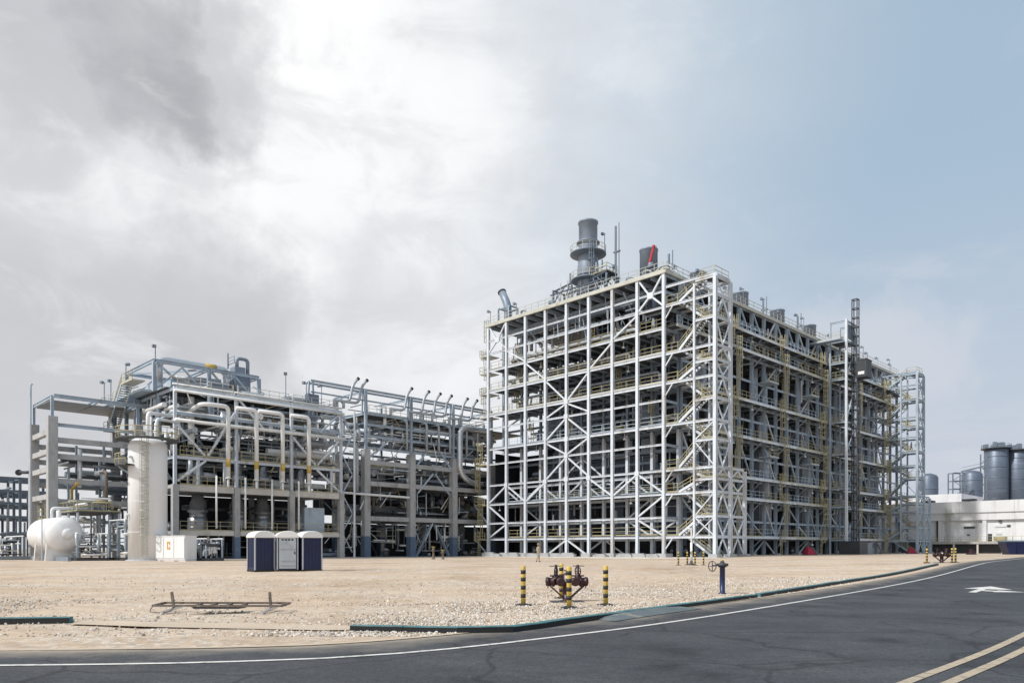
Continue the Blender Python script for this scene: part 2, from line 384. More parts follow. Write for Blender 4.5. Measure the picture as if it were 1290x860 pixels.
class MB:
    """collects boxes, bars, tubes and lathes into one mesh"""
    def __init__(s): s.v = []; s.f = []; s.sm = []; s.mi = []
    def add(s, v, f, sm=False, mi=0):
        o = len(s.v); s.v += [tuple(p) for p in v]
        s.f += [tuple(i + o for i in q) for q in f]; s.sm += [sm] * len(f); s.mi += [mi] * len(f); return s
    def box(s, lo, hi, mi=0):
        x0, y0, z0 = lo; x1, y1, z1 = hi
        return s.add([(x0, y0, z0), (x1, y0, z0), (x1, y1, z0), (x0, y1, z0), (x0, y0, z1), (x1, y0, z1), (x1, y1, z1), (x0, y1, z1)],
                     [(3, 2, 1, 0), (4, 5, 6, 7), (0, 1, 5, 4), (1, 2, 6, 5), (2, 3, 7, 6), (3, 0, 4, 7)], mi=mi)
    def cbox(s, c, d, bev=0.0, mi=0):
        c = Vector(c); d = Vector(d) / 2
        return s.box(c - d, c + d, mi)
    def bar(s, p0, p1, w, d=None, mi=0):
        d = d or w
        p0, p1 = Vector(p0), Vector(p1); z = (p1 - p0); L = z.length
        if L < 1e-6: return s
        z /= L; up = Vector((0, 0, 1)) if abs(z.z) < .95 else Vector((0, 1, 0))
        x = up.cross(z).normalized(); y = z.cross(x)
        v = []
        for p in (p0, p1):
            for i, j in ((-1, -1), (1, -1), (1, 1), (-1, 1)): v.append(p + x * (i * w / 2) + y * (j * d / 2))
        return s.add(v, [(3, 2, 1, 0), (4, 5, 6, 7), (0, 1, 5, 4), (1, 2, 6, 5), (2, 3, 7, 6), (3, 0, 4, 7)], mi=mi)
    def tube(s, pts, r, n=8, bend=None, cap=True, mi=0):
        pts = [Vector(p) for p in pts]
        path = [pts[0]]
        bend = bend if bend is not None else r * 3
        for i in range(1, len(pts) - 1):
            a, b, c = pts[i - 1], pts[i], pts[i + 1]
            d0 = (a - b); d1 = (c - b); q = min(bend, d0.length * .49, d1.length * .49)
            p, w = b + d0.normalized() * q, b + d1.normalized() * q
            for k in range(5):
                t = k / 4; path.append(p * (1 - t) ** 2 + b * 2 * t * (1 - t) + w * t * t)
        path.append(pts[-1])
        rs = r if isinstance(r, list) else None
        v = []; ref = None
        m = len(path)
        for i, p in enumerate(path):
            t = ((path[i + 1] - p) if i < m - 1 else (p - path[i - 1]))
            if 0 < i < m - 1: t = (path[i + 1] - p).normalized() + (p - path[i - 1]).normalized()
            t.normalize()
            if ref is None:
                ref = Vector((0, 0, 1)) if abs(t.z) < .9 else Vector((1, 0, 0))
            x = (ref - t * ref.dot(t)).normalized(); ref = x; y = t.cross(x)
            for k in range(n):
                an = 2 * math.pi * k / n
                v.append(p + (x * math.cos(an) + y * math.sin(an)) * r)
        f = []
        for i in range(m - 1):
            for k in range(n): f.append((i * n + k, i * n + (k + 1) % n, (i + 1) * n + (k + 1) % n, (i + 1) * n + k))
        s.add(v, f, True, mi)
        if cap:
            o = len(s.v) - len(v)
            s.f += [tuple(o + k for k in range(n - 1, -1, -1)), tuple(o + (m - 1) * n + k for k in range(n))]
            s.sm += [False, False]; s.mi += [mi, mi]
        return s
    def lathe(s, prof, n=20, c=(0, 0, 0), axis='Z', mi=0, smooth=True):
        v = []
        for r, h in prof:
            for k in range(n):
                an = 2 * math.pi * k / n; x, y = r * math.cos(an), r * math.sin(an)
                q = {'Z': (x, y, h), 'X': (h, x, y), 'Y': (y, h, x)}[axis]
                v.append((c[0] + q[0], c[1] + q[1], c[2] + q[2]))
        f = []
        for i in range(len(prof) - 1):
            for k in range(n): f.append((i * n + k, i * n + (k + 1) % n, (i + 1) * n + (k + 1) % n, (i + 1) * n + k))
        m = len(prof)
        s.add(v, f, smooth, mi); o = len(s.v) - len(v)
        s.f += [tuple(o + k for k in range(n - 1, -1, -1)), tuple(o + (m - 1) * n + k for k in range(n))]
        s.sm += [False, False]; s.mi += [mi, mi]
        return s
    def ring(s, c, r, t, axis='Z', n=18, mi=0):
        pts = []
        c = Vector(c)
        for k in range(n + 1):
            an = 2 * math.pi * k / n; x, y = r * math.cos(an), r * math.sin(an)
            pts.append(c + Vector({'Z': (x, y, 0), 'X': (0, x, y), 'Y': (x, 0, y)}[axis]))
        return s.tube(pts, t, 6, bend=0.0001, cap=False, mi=mi)
    def mesh(s, name, *mats):
        me = bpy.data.meshes.new(name); me.from_pydata(s.v, [], s.f)
        me.polygons.foreach_set('use_smooth', s.sm)
        for m in mats: me.materials.append(MATS[m])
        me.polygons.foreach_set('material_index', s.mi)
        me.update(); return me

RAILS = {}
def rail_mesh(L, m, h=1.1):
    k = (round(L, 1), m, h)
    if k not in RAILS:
        b = MB(); n = max(1, round(L / 1.5))
        for i in range(n + 1):
            x = min(max(L * i / n, .03), L - .03); b.box((x - .026, -.026, 0), (x + .026, .026, h))
        for z in (h, h * .52): b.box((0, -.026, z - .026), (L, .026, z + .026))
        b.box((0, -.015, 0.0), (L, .015, .14))
        RAILS[k] = b.mesh('handrail', m)
    return RAILS[k]
LADD = {}
def ladder_mesh(H, m):
    k = (round(H, 1), m)
    if k not in LADD:
        b = MB()
        for x in (-.25, .25): b.box((x - .04, -.04, 0), (x + .04, .04, H + 1.0))
        z = .3
        while z < H: b.box((-.25, -.02, z - .02), (.25, .02, z + .02)); z += .33
        z = 2.3
        hoop = [(-.36, 0), (-.40, -.3), (-.25, -.62), (0, -.74), (.25, -.62), (.40, -.3), (.36, 0)]
        while z < H + 1.05:
            for p, q in zip(hoop[:-1], hoop[1:]): b.bar((p[0], p[1], z), (q[0], q[1], z), .04, .08)
            z += .85
        for p in hoop[1:-1]: b.box((p[0] - .025, p[1] - .02, 2.3), (p[0] + .025, p[1] + .02, H + 1.0))
        LADD[k] = b.mesh('caged_ladder', m)
    return LADD[k]

class Thing:
    """an Empty at the base of a thing; parts are given in grid (a, b, z) or, with grid=False, in its own frame"""
    def __init__(s, name, label, cat, o=(0, 0, 0), rz=None, grid=True, group=None):
        s.e = bpy.data.objects.new(name, None); COL.objects.link(s.e)
        s.e.empty_display_size = 0.5
        s.grid = grid
        s.o = Vector(o) if grid else Vector((0, 0, 0))
        s.e.location = G(*o) if grid else o
        s.e.rotation_euler = (0, 0, GR if rz is None else rz)
        tag(s.e, label, cat, group)
    def mem(s, name, m, p0, p1, w, d=None, kind='I', parent=None):
        d = d or w
        p0, p1 = Vector(p0) - s.o, Vector(p1) - s.o
        z = p1 - p0; L = z.length; z /= L
        up = Vector((0, 0, 1)) if abs(z.z) < .95 else Vector((0, 1, 0))
        x = up.cross(z).normalized(); y = z.cross(x)
        o = link(name, prof_mesh(kind, m), parent or s.e)
        o.matrix_local = Matrix.Translation(p0) @ Matrix((x, y, z)).transposed().to_4x4() @ Matrix.Diagonal((w, d, L, 1))
        return o
    def box(s, name, m, lo, hi):
        lo, hi = Vector(lo) - s.o, Vector(hi) - s.o
        o = link(name, prof_mesh('box', m), s.e)
        o.location = ((lo.x + hi.x) / 2, (lo.y + hi.y) / 2, lo.z); o.scale = hi - lo
        return o
    def put(s, name, me, p=(0, 0, 0), rz=0, parent=None):
        o = link(name, me, parent or s.e)
        o.location = Vector(p) - (s.o if parent is None else Vector((0, 0, 0))); o.rotation_euler = (0, 0, rz)
        return o
    def pipe(s, name, m, pts, r, n=10, bend=None):
        b = MB().tube([Vector(p) - s.o for p in pts], r, n, bend)
        return link(name, b.mesh(name, m), s.e)
    def rail(s, p0, p1, m='yellow_rail', h=1.1):
        p0, p1 = Vector(p0), Vector(p1); d = p1 - p0
        return s.put('handrail', rail_mesh(d.length, m, h), p0, math.atan2(d.y, d.x))
    def ladder(s, p, H, rz=0, m='yellow_rail'):
        return s.put('caged_ladder', ladder_mesh(H, m), p, rz)

# ------------------------------------------------------------------ ground, road, kerb
def smooth_line(pts, step=0.8):
    P = [Vector(p) for p in pts]; out = []
    for i in range(len(P) - 1):
        p0 = P[max(0, i - 1)]; p1 = P[i]; p2 = P[i + 1]; p3 = P[min(len(P) - 1, i + 2)]
        n = max(2, int((p2 - p1).length / step))
        n = min(n, 60)
        for k in range(n):
            t = k / n
            out.append(0.5 * ((2 * p1) + (p2 - p0) * t + (2 * p0 - 5 * p1 + 4 * p2 - p3) * t * t + (3 * p1 - p0 - 3 * p2 + p3) * t ** 3))
    out.append(P[-1]); return out
def offset_line(L, d):                # positive = to the left of travel
    out = []
    for i, p in enumerate(L):
        t = (L[min(i + 1, len(L) - 1)] - L[max(i - 1, 0)]).normalized()
        out.append(p + Vector((-t.y, t.x)) * d)
    return out
EDGE = smooth_line([(-60, 8.2), (-25, 8.95), (-12, 9.2), (-6.36, 9.37), (-3.52, 9.7), (-1.59, 10.44), (0.72, 12.41), (4.4, 16.4), (12.9, 27.0), (29, 47.2), (49.2, 72.5), (110, 148), (190, 248)])
CENTRE = smooth_line([(-16, -9.5), (-6, -1.5), (0.3, 4.35), (4.16, 8.15), (8.57, 12.75), (17.0, 22.4), (32, 41.0), (56, 71.5), (115, 145), (195, 246)])
def drape(name, rows, m, dz, dust=None):
    """rows of points across -> one sheet that follows the ground"""
    v = []; f = []; dv = []
    n = len(rows[0])
    for j, row in enumerate(rows):
        for i, p in enumerate(row): v.append((p.x, p.y, zg(p.x, p.y) + dz)); dv.append(dust[j] if dust else 0.0)
    for j in range(len(rows) - 1):
        for i in range(n - 1): f.append((j * n + i, (j + 1) * n + i, (j + 1) * n + i + 1, j * n + i + 1))
    me = bpy.data.meshes.new(name); me.from_pydata(v, [], f); me.materials.append(MATS[m])
    at = me.attributes.new('dust', 'FLOAT', 'POINT'); at.data.foreach_set('value', dv)
    me.update()
    if me.polygons[0].normal.z < 0: me.flip_normals()
    return link(name, me)
ROAD_OFF = [1.45, 1.1, 0.7, 0.2, -0.6, -1.6, -3, -5, -8, -12, -18, -26]
ROAD_DUST = [1.4, 0.85, 0.58, 0.42, 0.30, 0.22, 0.24, 0.18, 0.22, 0.16, 0.16, 0.16]
road = drape('road', [offset_line(EDGE, d) for d in ROAD_OFF], 'asphalt', 0.0, ROAD_DUST)
tag(road, 'dark grey asphalt road curving away to the right', None, None, 'structure')
edging = drape('pavement', [offset_line(EDGE, 1.60), offset_line(EDGE, 1.42)], 'fill_sand', 0.012)
tag(edging, 'band of drifted sand between asphalt and gravel', None, None, 'structure')
def stripe(name, line, w, m, label, dz=0.008):
    o = drape(name, [offset_line(line, w / 2), offset_line(line, -w / 2)], m, dz)
    tag(o, label, None, None, 'structure')
stripe('edge_line', EDGE, 0.11, 'road_white', 'solid white line painted along the road edge')
stripe('centre_line', offset_line(CENTRE, -0.06), 0.125, 'road_yellow', 'left of the two faded yellow centre lines on the road')
stripe('centre_line', offset_line(CENTRE, -0.40), 0.125, 'road_yellow', 'right of the two faded yellow centre lines on the road')
# turn arrow painted in the lane
def poly_sheet(name, pts, m, dz):
    bm = bmesh.new()
    bm.faces.new([bm.verts.new((x, y, zg(x, y) + dz)) for x, y in pts])
    bmesh.ops.triangulate(bm, faces=bm.faces[:])
    me = bpy.data.meshes.new(name); bm.to_mesh(me); bm.free(); me.materials.append(MATS[m])
    if me.polygons[0].normal.z < 0: me.flip_normals()
    return link(name, me)
arrow_c = Vector((17.0, 27.2)); ad = Vector((0.625, 0.78)); an = Vector((0.78, -0.625))
arrow = [(-2.6, -0.12), (-0.2, -0.12), (-0.2, -0.62), (1.9, 0.02), (-0.2, 0.95), (-0.2, 0.12), (-0.9, 0.12), (-1.1, 0.55), (-0.75, 0.55), (-1.45, 1.5), (-2.0, 0.55), (-1.65, 0.55), (-1.45, 0.12), (-2.6, 0.12)]
o = poly_sheet('lane_arrow', [tuple(arrow_c + ad * (x * 1.05) + an * (y * .95)) for x, y in arrow], 'road_white', 0.009)
tag(o, 'white turn arrow painted on the right of the road', None, None, 'structure')

EP = np.array([(p.x, p.y) for p in EDGE]); EV = EP[1:] - EP[:-1]; EL = (EV ** 2).sum(1); EP = EP[:-1]
def edge_side(x, y):                   # signed distance from the white line; positive on the yard side
    d = np.array((x, y)) - EP
    t = np.clip((d * EV).sum(1) / EL, 0, 1)
    q = d - EV * t[:, None]; m = (q ** 2).sum(1); i = int(m.argmin())
    return math.sqrt(m[i]) * (1 if EV[i, 0] * d[i, 1] - EV[i, 1] * d[i, 0] > 0 else -1)
def axis(segs):
    out = []
    for a, b, st in segs:
        n = max(1, round((b - a) / st)); out += [a + (b - a) * i / n for i in range(n)]
    return out + [segs[-1][1]]
def build_ground():
    from mathutils import noise as mn
    xs = axis([(-3000, -600, 600), (-600, -120, 80), (-120, -30, 6), (-30, 50, 0.7), (50, 200, 8), (200, 600, 80), (600, 3000, 600)])
    ys = axis([(-400, -40, 60), (-40, 0, 5), (0, 62, 0.7), (62, 220, 8), (220, 800, 80), (800, 4000, 800)])
    v = []; f = []
    for y in ys:
        for x in xs:
            z = zg(x, y)
            near = (-30 <= x <= 50 and 0 <= y <= 62)
            d = edge_side(x, y) if near or (-60 < x < 190 and -10 < y < 250) else (10 if y > 9 else -40)
            if -27 < d < 1.3: z -= 0.07
            elif near and d > 1.5:
                k = sstep(d, 1.5, 5.0) * sstep(60 - y, 0, 12)
                z += k * (0.045 * mn.fractal(Vector((x * 0.35, y * 0.35, 0)), 1.0, 2.0, 4) + 0.03 * mn.noise(Vector((x * 1.1, y * 1.1, 5))))
            else: z -= 0.004
            v.append((x, y, z))
    nx = len(xs)
    for j in range(len(ys) - 1):
        for i in range(nx - 1): f.append((j * nx + i, j * nx + i + 1, (j + 1) * nx + i + 1, (j + 1) * nx + i))
    me = bpy.data.meshes.new('ground'); me.from_pydata(v, [], f); me.materials.append(MATS['sand'])
    me.polygons.foreach_set('use_smooth', [True] * len(f))
    o = link('ground', me)
    tag(o, 'pale sandy yard of sand and gravel', None, None, 'structure')
build_ground()

# pale concrete apron along the foot of the plant
def apron(name, lo, hi, z, m, label):
    c = [G(lo[0], lo[1]), G(hi[0], lo[1]), G(hi[0], hi[1]), G(lo[0], hi[1])]
    b = MB()
    zb = [zg(p.x, p.y) for p in c]
    b.add([(p.x, p.y, h - .2) for p, h in zip(c, zb)] + [(p.x, p.y, h + z) for p, h in zip(c, zb)],
          [(3, 2, 1, 0), (4, 5, 6, 7), (0, 1, 5, 4), (1, 2, 6, 5), (2, 3, 7, 6), (3, 0, 4, 7)])
    o = link(name, b.mesh(name, m)); tag(o, label, None, None, 'structure')
apron('pavement', (-38, -2.6), (9.6, 88), 0.05, 'pale_concrete', 'pale concrete paving under and in front of the big steel structure')
apron('pavement', (-60, -52), (-31.5, -2.62), 0.045, 'pale_concrete', 'pale concrete paving under the left process units')

# kerb stones: teal top, near-black face on the road side
def kerb_line(label, pts, h=0.13, L=1.0):
    line = smooth_line([Vector(p) for p in pts], 0.25)
    acc = [0]
    for p, q in zip(line[:-1], line[1:]): acc.append(acc[-1] + (q - p).length)
    def at(s):
        for i in range(len(acc) - 1):
            if acc[i + 1] >= s:
                t = (s - acc[i]) / max(1e-6, acc[i + 1] - acc[i]); return line[i].lerp(line[i + 1], t)
        return line[-1]
    st = line[0]
    T = Thing('kerb', label, 'kerb', (st.x, st.y, zg(st.x, st.y)), 0, False)
    n = max(1, round(acc[-1] / L))
    for i in range(n):
        p, q = at(acc[-1] * i / n), at(acc[-1] * (i + 1) / n - 0.012)
        t = (q - p).normalized(); nn = Vector((-t.y, t.x)) * 0.17
        b = MB()
        z0 = zg(st.x, st.y)
        zz = [zg(c.x, c.y) - z0 for c in (p, q)]
        j = rnd.uniform(-.006, .006)
        V = [(p.x, p.y, zz[0] - .1), (q.x, q.y, zz[1] - .1), (q.x + nn.x, q.y + nn.y, zz[1] - .1), (p.x + nn.x, p.y + nn.y, zz[0] - .1)]
        c = 0.012
        inn = Vector((-t.y, t.x)) * c
        W = [(p.x, p.y, zz[0] + h + j - c), (q.x, q.y, zz[1] + h + j - c), (q.x + inn.x, q.y + inn.y, zz[1] + h + j), (q.x + nn.x, q.y + nn.y, zz[1] + h + j), (p.x + nn.x, p.y + nn.y, zz[0] + h + j), (p.x + inn.x, p.y + inn.y, zz[0] + h + j)]
        VV = [(a[0] - st.x, a[1] - st.y, a[2]) for a in V + W]
        # 0-3 bottom, 4,5 front top edge, 6,7 top right, 8,9 top left
        b.add(VV, [(6, 7, 8, 9), (4, 5, 6, 9), (1, 2, 7, 6, 5), (2, 3, 8, 7), (3, 0, 4, 9, 8)], mi=0)
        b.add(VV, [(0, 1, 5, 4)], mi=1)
        T.put('kerb_stone', b.mesh('kerb_stone', 'teal_kerb', 'kerb_face_black'))
    return T
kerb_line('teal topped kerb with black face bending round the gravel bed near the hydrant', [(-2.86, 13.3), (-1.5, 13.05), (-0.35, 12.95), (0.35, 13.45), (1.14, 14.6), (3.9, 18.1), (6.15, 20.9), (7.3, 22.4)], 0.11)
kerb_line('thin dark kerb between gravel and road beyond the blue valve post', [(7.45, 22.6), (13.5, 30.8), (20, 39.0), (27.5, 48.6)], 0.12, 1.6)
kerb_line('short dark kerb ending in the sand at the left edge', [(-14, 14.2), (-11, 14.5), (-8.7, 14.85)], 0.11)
# asphalt ramp that climbs to the kerb top beside the bend
def ramp():
    a = smooth_line([Vector((1.75, 15.35)), Vector((2.8, 16.7)), Vector((4.3, 18.55))], 0.4)
    b = MB(); n = len(a)
    v = []
    for i, p in enumerate(a):
        t = (a[min(i + 1, n - 1)] - a[max(i - 1, 0)]).normalized(); r = Vector((t.y, -t.x))
        k = math.sin(math.pi * min(1, max(0, i / (n - 1)))) ** 0.6
        z = zg(p.x, p.y)
        v += [(p.x - r.x * .02, p.y - r.y * .02, z + .005 + .098 * k), (p.x + r.x * .42, p.y + r.y * .42, z + .012)]
    b.add(v, [(2 * i, 2 * i + 1, 2 * i + 3, 2 * i + 2) for i in range(n - 1)], True)
    me = b.mesh('ramp', 'teal_kerb'); me.materials[0] = MATS['ramp_grey']
    if me.polygons[0].normal.z < 0: me.flip_normals()
    tag(link('ramp', me), 'blue grey mortar ramp against the kerb beside the road', None, None, 'structure')
mat('ramp_grey', (0.11, 0.14, 0.15), 0.85, var=0.2, scale=1.5, col2=(0.34, 0.32, 0.28), mixs=1.2, bump=0.3, bscale=15)
ramp()
# sand drifted smooth over the buried drain, low slab beside it
o = poly_sheet('path', [(-8.5, 14.95), (-8.4, 14.3), (-6.5, 13.75), (-3.3, 13.2), (-2.9, 13.25), (-2.5, 13.9), (-5, 14.45)], 'fill_sand', 0.03)
tag(o, 'smooth band of sand covering the buried drain', None, None, 'structure')

# gravel: loose stones over the bed behind the kerb
def gravel():
    ico = bmesh.new(); bmesh.ops.create_icosphere(ico, subdivisions=1, radius=1)
    iv = [v.co.copy() for v in ico.verts]; iF = [tuple(v.index for v in f.verts) for f in ico.faces]; ico.free()
    v = []; f = []
    r = random.Random(3)
    n = 0; tries = 0
    while n < 21000 and tries < 300000:
        tries += 1
        y = 12.5 + 24 * r.random() ** 1.5; x = r.uniform(-0.75 * y, 0.72 * y)
        d = edge_side(x, y)
        if d < 1.5: continue
        bed = sstep(x, -6, -1) * sstep(9 - (d - 1.8), 0, 6) + 0.12 + 0.6 * sstep(-9 - x, 0, 4) * sstep(24 - y, 0, 6)
        if d < 2.0 and x < 0: bed = 0.7
        if r.random() > bed: continue
        s = r.uniform(0.009, 0.027) * (1.6 if r.random() < .05 else 1)
        q = Quaternion((r.gauss(0, 1), r.gauss(0, 1), r.gauss(0, 1), r.gauss(0, 1))).normalized()
        sc = (s * r.uniform(.8, 1.3), s * r.uniform(.8, 1.2), s * r.uniform(.5, .9))
        o = len(v); z = zg(x, y) + s * .3
        for c in iv:
            w = q @ Vector((c.x * sc[0], c.y * sc[1], c.z * sc[2])) ; v.append((x + w.x, y + w.y, z + w.z))
        f += [tuple(i + o for i in t) for t in iF]; n += 1
    me = bpy.data.meshes.new('gravel'); me.from_pydata(v, [], f); me.materials.append(MATS['stone'])
    tag(link('gravel', me), 'loose pale gravel scattered over the sand by the kerb', None, None, 'stuff')
gravel()

W, S, Bs = 'white_steel', 'grey_steel', 'blue_steel'
def clutter(T, lo, hi, n, rr, mats, dirs='abz', rmin=.06, rmax=.26, lmin=3, lmax=10, name='pipe'):
    """straight and bent pipe runs inside a box of the grid"""
    for k in range(n):
        d = rr.choice(dirs); p = Vector([rr.uniform(lo[i], hi[i]) for i in range(3)]); L = rr.uniform(lmin, lmax); r = rr.uniform(rmin, rmax) * rr.choice((.6, 1, 1))
        ax = {'a': Vector((1, 0, 0)), 'b': Vector((0, 1, 0)), 'z': Vector((0, 0, 1))}[d]
        q = p + ax * L
        q = Vector([min(max(q[i], lo[i]), hi[i]) for i in range(3)])
        if (q - p).length < 1.2: q = p - ax * min(L, 3)
        q = Vector([min(max(q[i], lo[i]), hi[i]) for i in range(3)])
        if (q - p).length < .8: continue
        m = rr.choice(mats)
        if rr.random() < .45 and d != 'z':
            e = q + Vector((0, 0, rr.choice((-1, 1)) * rr.uniform(1, 2.6))); e.z = min(max(e.z, lo[2]), hi[2])
            if (e - q).length > .6: T.pipe(name, m, [p, q, e], r, 8); continue
        T.mem(name, m, p, q, r * 2, None, 'tube')
def thin(T, lo, hi, n, rr, mats):
    for k in range(n):
        p = Vector([rr.uniform(lo[i], hi[i]) for i in range(3)]); d = rr.choice('abzzxx')
        q = p + {'a': Vector((rr.uniform(1.5, 4), 0, 0)), 'b': Vector((0, rr.uniform(2, 5), 0)), 'z': Vector((0, 0, rr.uniform(1.5, 4))), 'x': Vector((0, rr.uniform(-2.5, 2.5), rr.uniform(1.5, 3)))}[d]
        q = Vector([min(max(q[i], lo[i] - .1), hi[i] + .1) for i in range(3)])
        if (q - p).length < .7: continue
        T.mem('strut', rr.choice(mats), p, q, rr.uniform(.07, .17), None, 'box')
PM = ('white_pipe', 'grey_pipe', 'clad_metal', 'blue_steel', 'grey_pipe')

# ------------------------------------------------------------------ the big steel structure
Z = [0.2, 2.95, 5.5, 8.5, 11.55, 14.95, 17.35, 20.65, 22.75, 26.55, 29.95, 32.7, 34.75, 37.45]
BA, BB, NB = 4.18, 3.85, 22
LEN = BB * NB
def colx(i): return -BA * (8 - i)
W, S, Bs = 'white_steel', 'grey_steel', 'blue_steel'
M = Thing('process_structure', 'towering block of open white steel frames with yellow railed decks', 'structure', (0, 0, 0))
for i in range(9):                                             # front row
    M.mem('column', W, (colx(i), 0, 0.05), (colx(i), 0, Z[13] - .44), .40)
    M.box('footing', 'concrete', (colx(i) - .8, -.8, 0.0), (colx(i) + .8, .8, .85))
for i in range(9):                                             # second row
    M.mem('column', W, (colx(i), 3.4, 0.05), (colx(i), 3.4, Z[6]), .42); M.mem('column', Bs if i > 1 else S, (colx(i), 3.4, Z[6] + .02), (colx(i), 3.4, Z[10] if i > 1 else Z[13]), .36)
for i in range(8):
    for k in range(1, 13):
        if k in (7,) and i > 5: pass
        dpt = .27 if k not in (6, 8, 9, 10) else .34
        M.mem('beam', W, (colx(i) + .24, 0, Z[k]), (colx(i + 1) - .24, 0, Z[k]), .2, dpt)
    for k in range(1, 10):
        M.mem('beam', W if k < 5 else Bs, (colx(i) + .22, 3.4, Z[k] - .25), (colx(i + 1) - .22, 3.4, Z[k] - .25), .22, .34)
def brace(i, j, k0, k1, b=0.0, w=.215, m=W):                     # bay, left end level -> right end level
    x0, x1 = colx(i) + .2, colx(i + 1) - .2
    z0, z1 = Z[k0], Z[k1]
    d = .28 if z1 > z0 else -.28
    M.mem('brace', m, (x0, b, z0 + d), (x1, b, z1 - d), w, w, 'box')
FB = [(1, 11, 10), (2, 10, 9), (3, 9, 8), (4, 8, 9), (5, 9, 10), (6, 10, 11), (3, 7, 8), (4, 8, 7), (3, 6, 7), (4, 7, 6), (3, 6, 5), (4, 5, 6), (3, 4, 5), (4, 5, 4),
      (0, 3, 4), (1, 4, 3), (2, 3, 4), (5, 4, 3), (6, 3, 4), (7, 4, 3), (0, 3, 2), (0, 1, 2), (7, 2, 3), (7, 2, 1), (3, 0, 1), (4, 1, 0)]
for i, k0, k1 in FB: brace(i, 0, k0, k1, 0.02)
for i, k0, k1 in [(0, 4, 3), (1, 3, 4), (2, 4, 3), (3, 3, 4), (4, 4, 3), (5, 3, 4), (6, 4, 3), (7, 3, 4), (1, 3, 2), (1, 1, 2), (6, 2, 3), (6, 2, 1), (4, 0, 1), (5, 1, 0), (3, 4, 5), (4, 5, 4), (0, 9, 10), (0, 7, 8), (7, 1, 2)]:
    brace(i, 0, k0, k1, 3.42, .2)
for i in (0, 7):                                                # crossed braces under the roof, gusset plate in the middle
    xm, zm = (colx(i) + colx(i + 1)) / 2, Z[12] - .1
    for (xx, zz) in ((colx(i) + .2, Z[13] - .4), (colx(i + 1) - .2, Z[13] - .4), (colx(i) + .2, Z[11] + .3), (colx(i + 1) - .2, Z[11] + .3)):
        M.mem('brace', W, (xx, .02, zz), (xm + (.3 if xx > xm else -.3), .02, zm + (.25 if zz > zm else -.25)), .22, .22, 'box')
    M.box('gusset_plate', W, (xm - .45, -.14, zm - .4), (xm + .45, .14, zm + .4))
for k in (4, 5, 6, 7, 8):                                       # gussets where the braces meet on the middle column
    M.box('gusset_plate', W, (colx(4) - .36, -.235, Z[k] - .32), (colx(4) + .36, -.205, Z[k] + .32))
for i in (1, 3, 5, 7): M.box('gusset_plate', W, (colx(i) - .34, -.235, Z[4] - .4), (colx(i) + .34, -.205, Z[4] + .22))
# decks between the two rows, with joists
for k in (1, 3, 6, 8, 9, 10):
    M.box('deck', 'grating', (colx(0) + .2, .15, Z[k] + .22), (colx(8), 6.0, Z[k] + .30))
    for j in range(16):
        x = colx(0) + 1.05 + j * BA / 2
        M.mem('joist', S, (x, .2, Z[k] + .04), (x, 6.0, Z[k] + .04), .16, .26)
    for i in range(8):
        if k in (1, 3, 6) and i < 1: continue
        M.rail((colx(i) + .25, .3, Z[k] + .30), (colx(i + 1) - .25, .3, Z[k] + .30), 'yellow_rail' if k in (1, 8, 9, 10) else 'grey_steel')
for k in (3, 6, 9, 10):
    for i in range(2, 8): M.rail((colx(i) + .25, 3.1, Z[k] + .30), (colx(i + 1) - .25, 3.1, Z[k] + .30))
for k in (8, 9):
    M.box('edge_channel', 'cream_edge', (colx(0), -.10, Z[k] + .215), (colx(8), .12, Z[k] + .42))
# roof
M.box('edge_channel', 'cream_edge', (colx(0) - .5, -.32, Z[13] - .43), (colx(8) + .45, -.04, Z[13]))
M.box('edge_channel', 'cream_edge', (.22, -.03, Z[13] - .40), (.45, LEN, Z[13] - .02))
M.box('roof_deck', 'grating', (colx(0) - .4, -.03, Z[13] - .14), (.19, LEN, Z[13] - .05))
for j in range(17):
    M.mem('rafter', S, (colx(0) + j * BA / 2, .1, Z[13] - .42), (colx(0) + j * BA / 2, 12, Z[13] - .42), .2, .5)
for b in (3.4, 6.5, 9.5): M.mem('rafter', S, (colx(0), b, Z[13] - .75), (0, b, Z[13] - .75), .22, .5)
for i in range(8): M.rail((colx(i), -.15, Z[13]), (colx(i + 1), -.15, Z[13]), 'cream_edge')
for j in range(NB): M.rail((.35, BB * j, Z[13] - .02), (.35, BB * (j + 1), Z[13] - .02), 'cream_edge')

